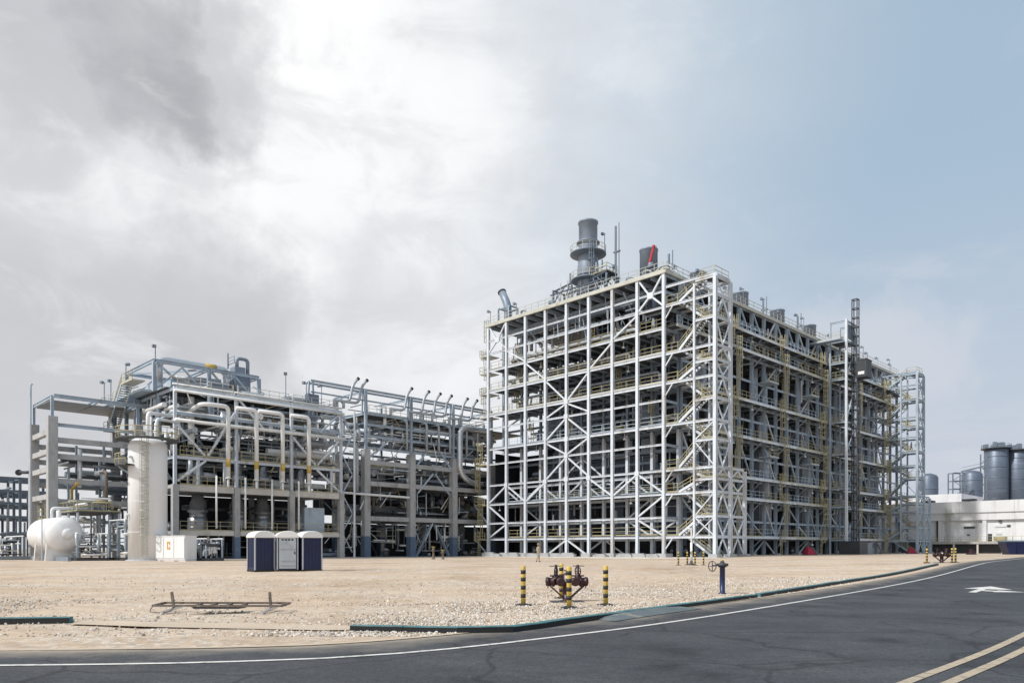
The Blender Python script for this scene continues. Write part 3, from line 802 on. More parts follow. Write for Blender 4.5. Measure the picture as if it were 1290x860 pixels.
# right face: columns, galleries, braces
GAL = (1, 3, 4, 6, 8, 10, 11)
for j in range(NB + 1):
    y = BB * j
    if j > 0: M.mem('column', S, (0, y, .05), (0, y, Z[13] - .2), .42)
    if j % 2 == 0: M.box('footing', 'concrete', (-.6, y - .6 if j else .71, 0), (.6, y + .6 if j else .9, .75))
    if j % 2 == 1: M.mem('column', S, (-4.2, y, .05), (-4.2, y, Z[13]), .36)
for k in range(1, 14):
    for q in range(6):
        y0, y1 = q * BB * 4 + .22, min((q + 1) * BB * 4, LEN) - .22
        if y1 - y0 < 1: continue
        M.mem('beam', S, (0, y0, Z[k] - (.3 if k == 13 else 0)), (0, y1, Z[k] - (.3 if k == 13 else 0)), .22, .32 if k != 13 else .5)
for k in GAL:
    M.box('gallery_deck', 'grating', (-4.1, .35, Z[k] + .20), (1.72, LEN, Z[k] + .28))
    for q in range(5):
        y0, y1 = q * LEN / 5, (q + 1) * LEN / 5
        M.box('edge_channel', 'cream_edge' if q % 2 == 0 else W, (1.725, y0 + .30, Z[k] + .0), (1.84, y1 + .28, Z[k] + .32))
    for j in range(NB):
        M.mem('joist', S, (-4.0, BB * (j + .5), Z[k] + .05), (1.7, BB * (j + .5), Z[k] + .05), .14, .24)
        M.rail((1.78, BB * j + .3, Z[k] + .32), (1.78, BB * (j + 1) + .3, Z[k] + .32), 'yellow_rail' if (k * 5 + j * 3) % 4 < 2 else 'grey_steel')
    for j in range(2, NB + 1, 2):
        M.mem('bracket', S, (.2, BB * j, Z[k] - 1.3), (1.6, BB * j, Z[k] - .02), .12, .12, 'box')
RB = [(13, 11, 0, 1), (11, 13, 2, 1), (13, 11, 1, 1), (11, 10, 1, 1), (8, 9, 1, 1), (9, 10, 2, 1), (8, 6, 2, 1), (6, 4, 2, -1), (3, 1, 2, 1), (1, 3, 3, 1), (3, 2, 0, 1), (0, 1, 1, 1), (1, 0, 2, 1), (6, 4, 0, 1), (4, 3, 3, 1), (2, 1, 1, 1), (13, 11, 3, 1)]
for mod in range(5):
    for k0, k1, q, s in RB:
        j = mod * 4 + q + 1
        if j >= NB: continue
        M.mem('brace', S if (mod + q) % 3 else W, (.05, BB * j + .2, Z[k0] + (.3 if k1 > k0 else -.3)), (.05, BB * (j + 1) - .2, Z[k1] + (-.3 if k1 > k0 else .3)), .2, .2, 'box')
# half platforms between galleries, beside the ladders
for y in (12.0, 26.5, 41.0, 55.5, 70.0):
    for k, dz in ((9, 0.0), (5, 0.3)):
        M.box('half_platform', 'grey_steel', (.3, y - 1.8, Z[k] + dz), (2.1, y + 1.2, Z[k] + dz + .16))
        M.rail((2.05, y - 1.8, Z[k] + dz + .16), (2.05, y + 1.2, Z[k] + dz + .16))
    ks = [0, 1, 3, 4, 6, 8, 10, 11]
    for q in range(len(ks) - 1):
        z0 = Z[ks[q]] + (.3 if q else 0.1); H = Z[ks[q + 1]] - Z[ks[q]] + .2
        M.ladder((2.15 + .06 * (q % 2), y + (1.9 if q % 2 == 0 else 2.9), z0), H, math.pi / 2)

# furnace casings behind the frames, plus dark backing added against the sky
rp = random.Random(11)
for q in range(6): M.box('dark_backing', 'casing_dark', (-33.15, 1.2 + q * 4.8, .3), (-33.0, 5.95 + q * 4.8, 16.8))  # near-black sheets added to keep the lower left bays dark
M.box('dark_core', 'casing_dark', (-26.6, 6.5, .4), (-5.1, 82, 30.0))
M.box('dark_core', 'casing_dark', (-33.3, 5.6, .3), (-26, 6.4, 2.8))  # filler box added to darken the view through the lowest left bays
M.box('dark_core', 'casing_dark', (-32.3, 7.2, .4), (-26.65, 60, 16.8))  # filler added at the left so no bright sky shows through
M.box('dark_core', 'casing_dark', (-21, 11, 30.05), (-8, 80, 36.8))
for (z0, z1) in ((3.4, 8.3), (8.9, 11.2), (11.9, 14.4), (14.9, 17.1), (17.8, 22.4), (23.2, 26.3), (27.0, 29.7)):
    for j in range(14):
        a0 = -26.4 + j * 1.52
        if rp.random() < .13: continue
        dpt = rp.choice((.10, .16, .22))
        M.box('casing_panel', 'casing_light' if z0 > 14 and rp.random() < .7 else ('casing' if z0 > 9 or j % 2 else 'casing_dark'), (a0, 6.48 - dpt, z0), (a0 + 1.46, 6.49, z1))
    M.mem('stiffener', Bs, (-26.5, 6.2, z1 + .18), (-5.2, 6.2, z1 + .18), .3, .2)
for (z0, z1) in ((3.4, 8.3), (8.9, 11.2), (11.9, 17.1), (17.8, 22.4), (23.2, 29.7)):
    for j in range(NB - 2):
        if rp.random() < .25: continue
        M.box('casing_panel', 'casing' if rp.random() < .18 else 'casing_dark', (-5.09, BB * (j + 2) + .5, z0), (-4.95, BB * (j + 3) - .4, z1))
# tall pale reactors standing behind the right galleries
def reactor_mesh():
    b = MB(); b.lathe([(1.26, 0), (1.26, 13.4), (1.1, 14.0), (.5, 14.5)], 24)
    for z in (2.2, 5.0, 8.0, 10.8, 13.2): b.lathe([(1.30, z - .07), (1.30, z + .07)], 24)
    for k in range(10):
        an = 2 * math.pi * k / 10; b.cbox((1.29 * math.cos(an), 1.29 * math.sin(an), 6.8), (.09, .09, 13))
    return b.mesh('reactor_shell', 'reactor_pale')
RM = reactor_mesh()
for q in range(5):
    y = 14.6 + 15.2 * q
    M.put('reactor_shell', RM, (-1.95, y, 3.25)).scale = (1.2, 1.2, 1)
    for (z0, z1, r, o) in ((17.9, 22.6, .55, 0), (17.9, 29.6, .38, 2.1), (23.1, 29.7, .6, -1.6), (30.3, 36.5, .5, .6), (30.3, 36.5, .32, -2.4)):
        M.mem('riser_pipe', 'reactor_pale', (-2.3, y + o, z0), (-2.3, y + o, z1), r * 2, r * 2, 'tube')
# header and cable runs on the front
for k, (z, b, r, m) in enumerate([(33.6, 2.0, .22, 'grey_pipe'), (31.6, 2.4, .30, 'grey_pipe'), (28.4, 2.2, .16, 'white_pipe'), (25.2, 2.6, .2, 'grey_pipe'), (35.6, 3.0, .35, 'blue_steel'), (24.4, 4.6, .2, 'white_pipe'), (19.8, 4.4, .15, 'grey_pipe'), (13.4, 4.6, .25, 'blue_steel'), (7.6, 4.7, .2, 'blue_steel'), (36.3, 5.2, .3, 'grey_pipe')]):
    a0, a1 = colx(0) + rp.uniform(1, 9), colx(8) - rp.uniform(.5, 9)
    M.pipe('header_pipe', m, [(a0, b + 2, z - 2.2), (a0, b + 2, z), (a0, b, z), (a1, b, z), (a1, b, z - rp.uniform(.8, 2.4))], r)
for k in range(26):
    a = rp.uniform(-30, -1); z0 = rp.choice((17.9, 23.2, 27, 30.4, 30.4, 33.2)); H = rp.choice((2.5, 3.2, 4))
    M.mem('riser_pipe', rp.choice(('grey_pipe', 'white_pipe', 'blue_steel')), (a, rp.uniform(3.9, 5.6), z0), (a, rp.uniform(4, 5.6), min(z0 + H, 36.8)), rp.uniform(.2, .5), None, 'tube')
for k in range(9):
    a = rp.uniform(-31, -2)
    M.ladder((a, 2.9, Z[rp.choice((8, 9, 10, 6))] + .3), 3.0, 0)
clutter(M, (-32.5, 3.8, 17.9), (-1, 6.1, 36.5), 90, rp, ('grey_pipe', 'white_pipe', 'blue_steel', 'clad_metal'), 'aazz', .05, .2, 1.5, 7, 'process_pipe')
clutter(M, (-32.5, 3.8, 3.4), (-1, 6.1, 17), 70, rp, ('grey_pipe', 'blue_steel', 'dark_steel', 'clad_metal'), 'aazz', .05, .2, 1.5, 6, 'process_pipe')
clutter(M, (-4.4, 3, 3.4), (-.6, 82, 36.5), 130, rp, ('grey_pipe', 'blue_steel', 'clad_metal', 'white_pipe'), 'bbzz', .06, .24, 1.5, 7, 'process_pipe')
thin(M, (-32, .6, 30.4), (-1, 5.5, 36.8), 70, rp, (S, W, 'grey_pipe', 'blue_steel'))
thin(M, (-3.8, 3, 3.4), (1.2, 82, 36), 130, rp, (S, W, 'yellow_rail', 'grey_pipe'))
for k in range(24):
    a = rp.uniform(-31, -3); z = rp.choice((17.66, 23.06, 26.86, 30.26)); M.box('equipment_box', rp.choice(('casing', 'grey_steel', 'dark_steel', 'yellow_rail')), (a, 3.9, z), (a + rp.uniform(.5, 1.6), 5.2, z + rp.uniform(.7, 1.9)))
# dark equipment under the lowest deck
for k in range(16):
    a = rp.uniform(-31, -2); b = rp.uniform(4.5, 9)
    M.put('drum', MB().lathe([(.2, 0), (.55, .1), (.55, 1.5), (.2, 1.7)], 14).mesh('drum', 'machine_metal'), (a, b, .3))
for k in range(18):
    y = rp.uniform(5, 80); a = rp.uniform(-3.5, -.8)
    M.put('drum', MB().lathe([(.2, 0), (.5, .1), (.5, 1.4), (.15, 1.6)], 14).mesh('drum', rp.choice(('machine_metal', 'dark_steel', 'white_pipe'))), (a, y, .3))
# floodlights under decks
def flood_mesh():
    b = MB(); b.box((-.03, -.03, .25), (.03, .03, .9)); b.lathe([(.08, .28), (.24, .05), (.24, 0)], 10); return b.mesh('floodlight', 'lamp_white')
FM = flood_mesh()
for k in GAL:
    for j in range(1, NB, 3):
        M.put('floodlight', FM, (1.3, BB * (j + (k % 3) * .7), Z[k] - .9))
for k in (3, 6, 8, 9, 10, 11):
    for i in range(0, 8, 2): M.put('floodlight', FM, (colx(i) + rp.uniform(.8, 3.4), 1.2, Z[k] - .95))
# lamp poles on the roof
def pole_mesh(H):
    b = MB(); b.box((-.045, -.045, 0), (.045, .045, H)); b.cbox((-.18, 0, H - .05), (.6, .12, .14)); b.cbox((-.38, 0, H + .05), (.34, .42, .34)); return b.mesh('lamp_pole', 'blue_steel')
P1, P2 = pole_mesh(3.0), pole_mesh(2.2)
for a, b, me in [(-33.2, .2, P2), (-27.5, .4, P2), (-8.3, .6, P1), (-2.4, 6.5, P1), (-1, 10.2, P1), (-.8, 17, P2), (-.5, 21.5, P1), (-.5, 28, P1), (-.5, 33.5, P2), (-.5, 39.5, P1), (-.5, 42, P1), (-.5, 52.5, P2), (-.5, 58.5, P1), (-.5, 63.5, P1), (-.5, 68.0, P1), (-.5, 70, P2), (-.5, 75.5, P2), (-.5, 82, P1), (-.6, 83, P2)]:
    M.put('lamp_pole', me, (a, b, Z[13] - .05), rp.uniform(-.6, .6))
# small pipework on the roof by the near corner
for k in range(14):
    a = rp.uniform(-9, -.6); b = rp.uniform(.4, 4.0); h = rp.uniform(.5, 1.3)
    M.pipe('roof_pipe', rp.choice(('white_pipe', 'grey_pipe', 'cream_edge')), [(a, b, Z[13] - .05), (a, b, Z[13] + h), (a + rp.uniform(.6, 1.8), b, Z[13] + h), (a + rp.uniform(1.9, 2.4), b, Z[13] - .05)], rp.uniform(.06, .16), 8)
for k in range(7):
    a = rp.uniform(-27.5, -24); b = rp.uniform(.4, 3); h = rp.uniform(.5, 1.1)
    M.pipe('roof_pipe', rp.choice(('blue_steel', 'grey_pipe')), [(a, b, Z[13] - .05), (a, b, Z[13] + h), (a + rp.uniform(.5, 1.2), b, Z[13] + h), (a + 1.3, b, Z[13] - .05)], rp.uniform(.06, .16), 8)
# ladder stair on the far left end
for q, (z0, z1) in enumerate(((22.75, 26.55), (26.55, 29.95), (29.95, 32.7), (32.7, 37.45))):
    M.box('side_platform', 'cream_edge', (-36.0, .3, z0 - .12), (-33.7, 2.6, z0))
    M.rail((-36, .35, z0), (-33.8, .35, z0), 'cream_edge'); M.rail((-35.95, .35, z0), (-35.95, 2.6, z0), 'cream_edge')
    M.ladder((-35.2 + .7 * (q % 2), .8, z0), z1 - z0, 0, 'cream_edge')
for q, (z0, z1) in enumerate(((.3, 2.95), (2.95, 8.5), (8.5, 14.95), (14.95, 17.35))):
    if q: M.box('side_platform', 'yellow_rail', (-36.2, -.6, z0 - .12), (-33.7, 1.8, z0)); M.rail((-36.2, -.55, z0), (-33.75, -.55, z0)); M.rail((-36.15, -.55, z0), (-36.15, 1.8, z0))
    M.ladder((-35.4 + .6 * (q % 2), -.3, z0), z1 - z0 + .3, 0)
M.mem('brace', S, (-36.0, -.5, 8.3), (-33.7, 0, 5.6), .14, .14, 'box'); M.mem('brace', S, (-36.0, -.5, 2.9), (-33.7, 0, .6), .14, .14, 'box')

# ------------------------------------------------------------------ stair towers
TREAD = {}
def stair_flight(T, p0, p1, w, m_str, m_rail, axis='a'):
    """p0 low end, p1 high end (centre line); treads are sub-parts"""
    p0, p1 = Vector(p0), Vector(p1)
    b = MB(); q0 = Vector((0, 0, 0)); q1 = p1 - p0
    off = Vector((0, w / 2, 0)) if axis == 'a' else Vector((w / 2, 0, 0))
    for s in (-1, 1):
        o = off * s
        b.bar(q0 + o, q1 + o, .09, .3)
    fl = T.put('stair_flight', b.mesh('stair_flight', m_str), p0)
    r = MB()
    for s in (-1, 1):
        o = off * s
        for h in (1.0, .55): r.bar(q0 + o + Vector((0, 0, h)), q1 + o + Vector((0, 0, h)), .06, .06)
        n = max(2, int((q1 - q0).length / 1.3))
        for i in range(n + 1):
            p = q0.lerp(q1, i / n) + o; r.bar(p, p + Vector((0, 0, 1.0)), .055, .055)
    o = link('stair_rail', r.mesh('stair_rail', m_rail), fl)
    n = max(3, int((p1.z - p0.z) / .24))
    key = (axis, w)
    if key not in TREAD:
        d = (.13, w / 2 - .05, .025) if axis == 'a' else (w / 2 - .05, .13, .025)
        TREAD[key] = MB().box((-d[0], -d[1], -d[2]), d).mesh('tread', 'grating')
    for i in range(1, n):
        t = link('tread', TREAD[key], fl); t.location = q0.lerp(q1, i / n) + Vector((0, 0, .05))
    return fl
def stair_tower(b0, label, m, m2, rails=True):
    T = Thing('stair_tower', label, 'stair tower', (7.42, b0, 0), group='stair towers beside the steel structure')
    TOP = 35.2
    A, D = 7.42, 3.63
    for y in (0, D):
        T.mem('column', m, (A, b0 + y, .05), (A, b0 + y, TOP), .42)
        T.box('footing', 'concrete', (A - .6, b0 + y - .6, 0), (A + .6, b0 + y + .6, .8))
        T.mem('column', m, (4.5, b0 + y, Z[8] if y == 0 else .1), (4.5, b0 + y, TOP - .6), .26)
    T.mem('column', m, (4.5, b0, 2.95), (4.5, b0, Z[8] - .2), .26)
    T.mem('column', m, (A, b0 + 2 * D, .05), (A, b0 + 2 * D, 11.4), .40)
    T.box('footing', 'concrete', (A - .55, b0 + 2 * D - .55, 0), (A + .55, b0 + 2 * D + .55, .8))
    left = [2.95, 8.5, 11.55, 17.35, 22.75, 26.55, 32.7]
    right = [5.5, 10.1, 14.95, 20.0, 24.75, 29.95, 34.9]
    lv = sorted(left + right)
    for z in lv:
        full = z in left
        for y in (0, D):
            x0 = .3 if full else 4.65
            T.mem('beam', m, (x0, b0 + y, z), (A - .22, b0 + y, z), .2, .32)
        T.mem('beam', m2, (A, b0 + .22, z), (A, b0 + D - .22, z), .2, .3)
        if z < 11.6: T.mem('beam', m, (A, b0 + D + .22, z), (A, b0 + 2 * D - .22, z), .2, .3)
        if full:
            T.mem('knee_brace', m, (.25, b0, z - 1.5), (1.3, b0, z - .15), .14, .14, 'box')
            T.box('landing', 'grating', (.15, b0 + .2, z + .17), (2.0, b0 + 3.4, z + .24))
            T.rail((.3, b0 + .18, z + .24), (2.0, b0 + .18, z + .24))
        else:
            T.box('landing', 'grating', (5.5, b0 + .2, z + .17), (7.2, b0 + 3.4, z + .24))
            T.rail((5.4, b0 + .18, z + .24), (7.3, b0 + .18, z + .24)); T.rail((7.25, b0 + .18, z + .24), (7.25, b0 + 3.5, z + .24))
    # flights: front ones climb outwards, back ones climb inwards
    prev = .25
    for l, r in zip(left, right):
        if l == 2.95: stair_flight(T, (6.3, b0 + 2.55, .2), (2.0, b0 + 2.55, l + .2), 1.1, m, 'yellow_rail')
        stair_flight(T, (2.0, b0 + .85, l + .2), (5.5, b0 + .85, r + .2), 1.1, m, 'yellow_rail')
    for r, l in zip(right[:-1], left[1:]):
        stair_flight(T, (5.5, b0 + 2.55, r + .2), (2.0, b0 + 2.55, l + .2), 1.1, m, 'yellow_rail')
    # crossed bracing on the outer side
    zz = [.3] + lv
    for q in range(len(zz) - 1):
        z0, z1 = zz[q] + .2, zz[q + 1] - .2
        ym = b0 + D / 2
        if q % 2 == 0:
            T.mem('brace', m, (A, b0 + .2, z0), (A, ym, z1), .14, .14, 'box'); T.mem('brace', m, (A, b0 + D - .2, z0), (A, ym, z1), .14, .14, 'box')
        else:
            T.mem('brace', m, (A, ym, z0), (A, b0 + .2, z1), .14, .14, 'box'); T.mem('brace', m, (A, ym, z0), (A, b0 + D - .2, z1), .14, .14, 'box')
        if z1 < 11.6:
            ym = b0 + D * 1.5
            s = (z0, z1) if q % 2 == 0 else (z1, z0)
            T.mem('brace', m, (A, b0 + D + .2, s[0]), (A, ym, s[1]), .14, .14, 'box'); T.mem('brace', m, (A, b0 + 2 * D - .2, s[0]), (A, ym, s[1]), .14, .14, 'box')
    for z0, z1, s in ((2.95, 5.5, 1), (5.5, 8.5, 0), (11.6, 14.9, 1), (14.95, 17.3, 0)):
        a0, a1 = (4.7, A - .2) if s else (A - .2, 4.7)
        T.mem('brace', m, (a0, b0, z1 - .2), (a1, b0, z0 + .2), .13, .13, 'box')
        if z0 < 4: T.mem('brace', m, (a1, b0 + .01, z1 - .2), (a0, b0 + .01, z0 + .2), .12, .12, 'box')
    # open roof frame
    for y in (0, D): T.mem('beam', m, (.3, b0 + y, TOP + .0), (A - .2, b0 + y, TOP), .2, .3)
    T.mem('beam', m, (A, b0 + .2, TOP - .1), (A, b0 + D - .2, TOP - .1), .2, .3); T.mem('beam', m, (4.5, b0 + .2, TOP - .45), (4.5, b0 + D - .2, TOP - .45), .16, .24)
    T.mem('brace', m, (4.6, b0 + .1, TOP - .3), (A - .2, b0 + D - .1, TOP - .3), .12, .12, 'box')
    return T
stair_tower(0.0, 'white open stair tower with yellow rails at the near corner of the structure', W, W)
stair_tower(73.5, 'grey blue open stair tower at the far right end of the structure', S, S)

# ------------------------------------------------------------------ roof things
ZR = Z[13] - .05
def short_stack(b, label, m='stack_blue'):
    T = Thing('exhaust_stack', label, 'stack', (-6.4, b, ZR), group='short exhaust stacks along the roof')
    zt = 43.45
    T.put('shell', MB().lathe([(1.25, 0), (1.25, zt - ZR - .25), (1.32, zt - ZR - .2), (1.32, zt - ZR), (1.15, zt - ZR), (1.1, zt - ZR - 1.2)], 28).mesh('shell', m), (-6.4, b, ZR))
    T.put('flange', MB().lathe([(1.2, -.06), (1.37, -.06), (1.37, .06), (1.2, .06)], 28).mesh('flange', m), (-6.4, b, ZR + 2.2))
    T.put('base_ring', MB().lathe([(1.6, 0), (1.6, .5), (1.3, .9)], 24).mesh('base_ring', 'cream_edge'), (-6.4, b, ZR))
short_stack(5.7, 'short blue grey exhaust stack behind the red crane arm')
short_stack(18.6, 'short blue grey stack just behind the top of the near stair tower')
short_stack(31.5, 'pale topped short stack right of the near stair tower', 'stack_blue')
short_stack(44.4, 'short stack with a ladder cage before it, middle of the right roof edge', 'stack_blue')
short_stack(57.3, 'short exhaust stack nearest the hoist platform on the roof')

def tall_stack():
    a, b = -18.1, 6.5
    T = Thing('chimney_stack', 'tallest blue grey chimney with two railed ring platforms', 'chimney', (a, b, ZR))
    H = 51.2 - ZR
    T.put('shell', MB().lathe([(1.7, 0), (1.62, 7.0), (1.42, 9.0), (1.42, H - .3), (1.54, H - .25), (1.54, H), (1.34, H), (1.3, H - 1.5)], 32).mesh('shell', 'stack_blue'), (a, b, ZR))
    for z in (3.0, 5.6, 10.6): T.put('stiffener_ring', MB().lathe([(1.4, -.08), (1.78, -.08), (1.78, .08), (1.4, .08)], 32).mesh('stiffener_ring', 'stack_blue'), (a, b, ZR + z))
    # upper ring platform
    for z, r in ((8.9, 2.75), (4.9, 2.6)):
        b2 = MB().lathe([(1.45, -.35), (r - .5, -.12), (r, -.10), (r, .06), (1.3, .06)], 28)
        T.put('ring_platform', b2.mesh('ring_platform', 'blue_steel'), (a, b, ZR + z))
        g = MB()
        for h in (.55, 1.1): g.ring((0, 0, h), r - .06, .035, 'Z', 28)
        for k in range(16):
            an = 2 * math.pi * k / 16; g.cbox(((r - .06) * math.cos(an), (r - .06) * math.sin(an), .58), (.06, .06, 1.05))
        T.put('ring_rail', g.mesh('ring_rail', 'cream_edge'), (a, b, ZR + z))
    # side frame to the left and right
    for x0, x1 in ((-6.0, -1.2), (1.2, 4.6)):
        for y in (-1.3, 1.3):
            T.mem('frame_beam', 'blue_steel', (a + x0, b + y, ZR + 4.3), (a + x1, b + y, ZR + 4.9), .22)
            xe = x0 if x0 < 0 else x1
            T.mem('frame_post', 'blue_steel', (a + xe, b + y, ZR), (a + xe, b + y, ZR + 4.6), .26)
            T.mem('frame_brace', 'blue_steel', (a + xe * .85, b + y, ZR), (a + xe * .45, b + y, ZR + 4.4), .16, .16, 'box')
            T.mem('frame_brace', 'blue_steel', (a + xe, b + y, ZR + 2.6), (a + xe * .62, b + y, ZR + 4.4), .14, .14, 'box')
    T.mem('frame_beam', 'blue_steel', (a - 6, b - 1.3, ZR + 4.5), (a - 6, b + 1.3, ZR + 4.5), .2)
    for y in (-2.2, 2.2):
        for q in range(4):
            x0 = -5.6 + q * 2.6
            T.mem('frame_brace', 'blue_steel', (a + x0, b + y, ZR + .2), (a + x0 + 1.3, b + y, ZR + 3.4), .12, .12, 'box'); T.mem('frame_brace', 'blue_steel', (a + x0 + 2.6, b + y, ZR + .2), (a + x0 + 1.3, b + y, ZR + 3.4), .12, .12, 'box')
        T.mem('frame_beam', 'blue_steel', (a - 5.8, b + y, ZR + 3.5), (a + 5.0, b + y, ZR + 3.5), .18)
    thin(T, (a - 5, b - 2, ZR + .3), (a + 4.6, b + 2, ZR + 6.5), 40, rnd, ('blue_steel', 'cream_edge', S))
    T.box('junction_box', 'blue_steel', (a - 6.9, b - 1.5, ZR + 2.6), (a - 6.15, b - 1.1, ZR + 3.1))
    T.box('frame_deck', 'grating', (a + 1.3, b - 1.3, ZR + 4.95), (a + 4.6, b + 1.3, ZR + 5.05))
    T.rail((a + 1.3, b - 1.3, ZR + 5.05), (a + 4.6, b - 1.3, ZR + 5.05)); T.rail((a + 4.6, b - 1.3, ZR + 5.05), (a + 4.6, b + 1.3, ZR + 5.05))
    T.ladder((a + 1.9, b - 1.2, ZR + 5.0), 3.8, 0, 'blue_steel')
    for an in (2.6, .6):
        T.put('lamp_pole', P1, (a + 2.5 * math.cos(an), b + 2.5 * math.sin(an), ZR + 8.9))
tall_stack()
def vent_mast(a, b, H, label):
    T = Thing('vent_mast', label, 'mast', (a, b, ZR), group='twin pipe vent masts on the roof')
    T.mem('mast_pipe', 'blue_steel', (a, b, ZR), (a, b, ZR + H), .32, None, 'tube')
    T.mem('mast_pipe', 'blue_steel', (a + .62, b, ZR), (a + .62, b, ZR + H + .4), .14, None, 'tube')
    for z in (.35, .68): T.box('clamp', 'blue_steel', (a - .35, b - .16, ZR + H * z), (a + .8, b + .16, ZR + H * z + .22))
vent_mast(-14.0, 8.0, 12.4, 'tallest twin pipe mast, right of the big chimney'); vent_mast(-5, 8.6, 5.9, 'twin pipe mast standing behind the red crane arm')
vent_mast(-5, 36.5, 5.9, 'twin pipe mast between the third and fourth short stacks'); vent_mast(-5, 49.5, 5.9, 'twin pipe mast left of the stack nearest the hoist')
M.mem('brace', 'blue_steel', (-16.0, 8.0, ZR + 3.5), (-14.1, 8.0, ZR + 6.5), .14, .14, 'box')

T = Thing('roof_crane', 'small crane with red arm raised beside a short stack', 'crane', (-4.4, 3.4, ZR))
T.mem('post', 'blue_steel', (-4.4, 3.4, ZR), (-4.4, 3.4, ZR + 2.6), .4, None, 'tube')
T.put('slew_drum', MB().lathe([(.45, 0), (.45, .6), (.3, .8)], 16).mesh('slew_drum', 'blue_steel'), (-4.4, 3.4, ZR + 2.3))
T.mem('arm', 'red_paint', (-4.75, 3.4, ZR + 2.8), (-3.95, 3.4, ZR + 5.2), .2, .3, 'box')
T.put('arm_head', MB().lathe([(.2, -.15), (.2, .15)], 14, axis='Y').mesh('arm_head', 'red_paint'), (-3.93, 3.4, ZR + 5.22))
T.mem('hook_cable', 'black', (-3.5, 3.4, ZR + 1.2), (-3.5, 3.4, ZR + 5.2), .05, None, 'tube')

T = Thing('roof_exhaust', 'fat grey exhaust elbow on a frame at the left end of the roof', 'exhaust', (-31.0, 2.0, ZR))
T.pipe('duct', 'stack_blue', [(-31.0, 2.0, ZR), (-31.0, 2.0, ZR + 3.0), (-32.4, 2.0, ZR + 5.6)], .62, 16, 1.0)
T.put('rim', MB().lathe([(.7, -.12), (.7, .12), (.55, .12)], 18).mesh('rim', 'dark_steel'), (-32.4, 2.0, ZR + 5.55)).rotation_euler = (0, R(-28), 0)
for x in (-32.2, -29.8):
    for y in (1.0, 3.0): T.mem('frame_post', 'grey_steel', (x, y, ZR), (x, y, ZR + 2.6), .22)
    T.mem('frame_beam', 'grey_steel', (x, 1.1, ZR + 2.6), (x, 2.9, ZR + 2.6), .2)
for y in (1.0, 3.0): T.mem('frame_beam', 'grey_steel', (-32.1, y, ZR + 2.4), (-29.9, y, ZR + 2.4), .2)

# ------------------------------------------------------------------ hoist on the right face
T = Thing('hoist_tower', 'construction hoist with dark ladder mast and car on the right face', 'hoist', (4.6, 48, 0))
for y in (46.0, 50.0):
    T.mem('column', W if y < 48 else S, (5.0, y, .05), (5.0, y, 39.9), .36, .36, 'box')
    T.mem('column', S, (2.3, y, .05), (2.3, y, 39.9), .26)
for z in [Z[k] for k in (1, 3, 4, 6, 8, 10, 11)] + [36.3, 39.6]:
    T.mem('tie_beam', S, (2.4, 46, z), (4.8, 46, z), .2, .3); T.mem('tie_beam', S, (2.4, 50, z), (4.8, 50, z), .2, .3)
    T.mem('tie_beam', S, (5.0, 46.2, z), (5.0, 49.8, z), .18, .28)
    if z < 39: T.box('landing', 'grating', (1.9, 46.1, z + .16), (4.4, 49.9, z + .26)); T.rail((4.4, 46.2, z + .26), (2.0, 46.2, z + .26))
for z0, z1 in ((Z[1], Z[3]), (Z[4], Z[6]), (Z[6], Z[8]), (Z[8], Z[10]), (Z[10], 36.3)):
    T.mem('brace', S, (5.0, 46.2, z0 + .3), (5.0, 49.8, z1 - .3), .13, .13, 'box')
T.box('access_bridge', 'grey_steel', (-1.0, 44.2, 36.3), (4.7, 45.7, 36.5)); T.rail((-1, 44.25, 36.5), (4.7, 44.25, 36.5), 'cream_edge')
T.box('head_panel', 'blue_steel', (4.7, 47.0, 36.9), (4.8, 49.6, 39.4))
mb = MB(); mz = 43.4; n = int(mz / 1.5)
for x in (-.42, .42):
    for y in (-.42, .42): mb.box((x - .07, y - .07, 0), (x + .07, y + .07, mz))
for k in range(n + 1):
    z = mz * k / n
    for s in (-.42, .42): mb.box((-.42, s - .05, z - .08), (.42, s + .05, z + .08)); mb.box((s - .05, -.42, z - .08), (s + .05, .42, z + .08))
    if k < n and z < 34:
        mb.bar((-.42, -.42, z), (.42, -.42, z + mz / n), .06); mb.bar((.42, -.42, z), (.42, .42, z + mz / n), .06)
T.put('mast', mb.mesh('mast', 'dark_steel'), (5.6, 48.3, .1))
car = MB(); car.box((-.8, -1.2, 0), (.8, 1.2, 2.7)); car.box((-.85, -1.25, 2.7), (.85, 1.25, 2.85)); car.box((-.85, -1.25, -.12), (.85, 1.25, 0))
for k in range(7): car.box((-.83, -1.1 + k * .33, .1), (-.80, -1.02 + k * .33, 2.6)); car.box((-1.0 + k * .28, -1.23, .1), (-.94 + k * .28, -1.2, 2.6)) if k < 6 else None
c = T.put('car', car.mesh('car', 'dark_steel'), (7.0, 48.3, 30.2))
s = link('car_sign', MB().cbox((0, -1.24, .55), (1.0, .02, .5)).mesh('car_sign', 'lamp_white'), c)
T.box('base_cabin', 'dark_steel', (4.0, 45.4, .1), (7.4, 48.9, 2.75)); T.box('base_cabin', 'blue_steel', (4.4, 48.95, .1), (7.2, 51.4, 2.5))

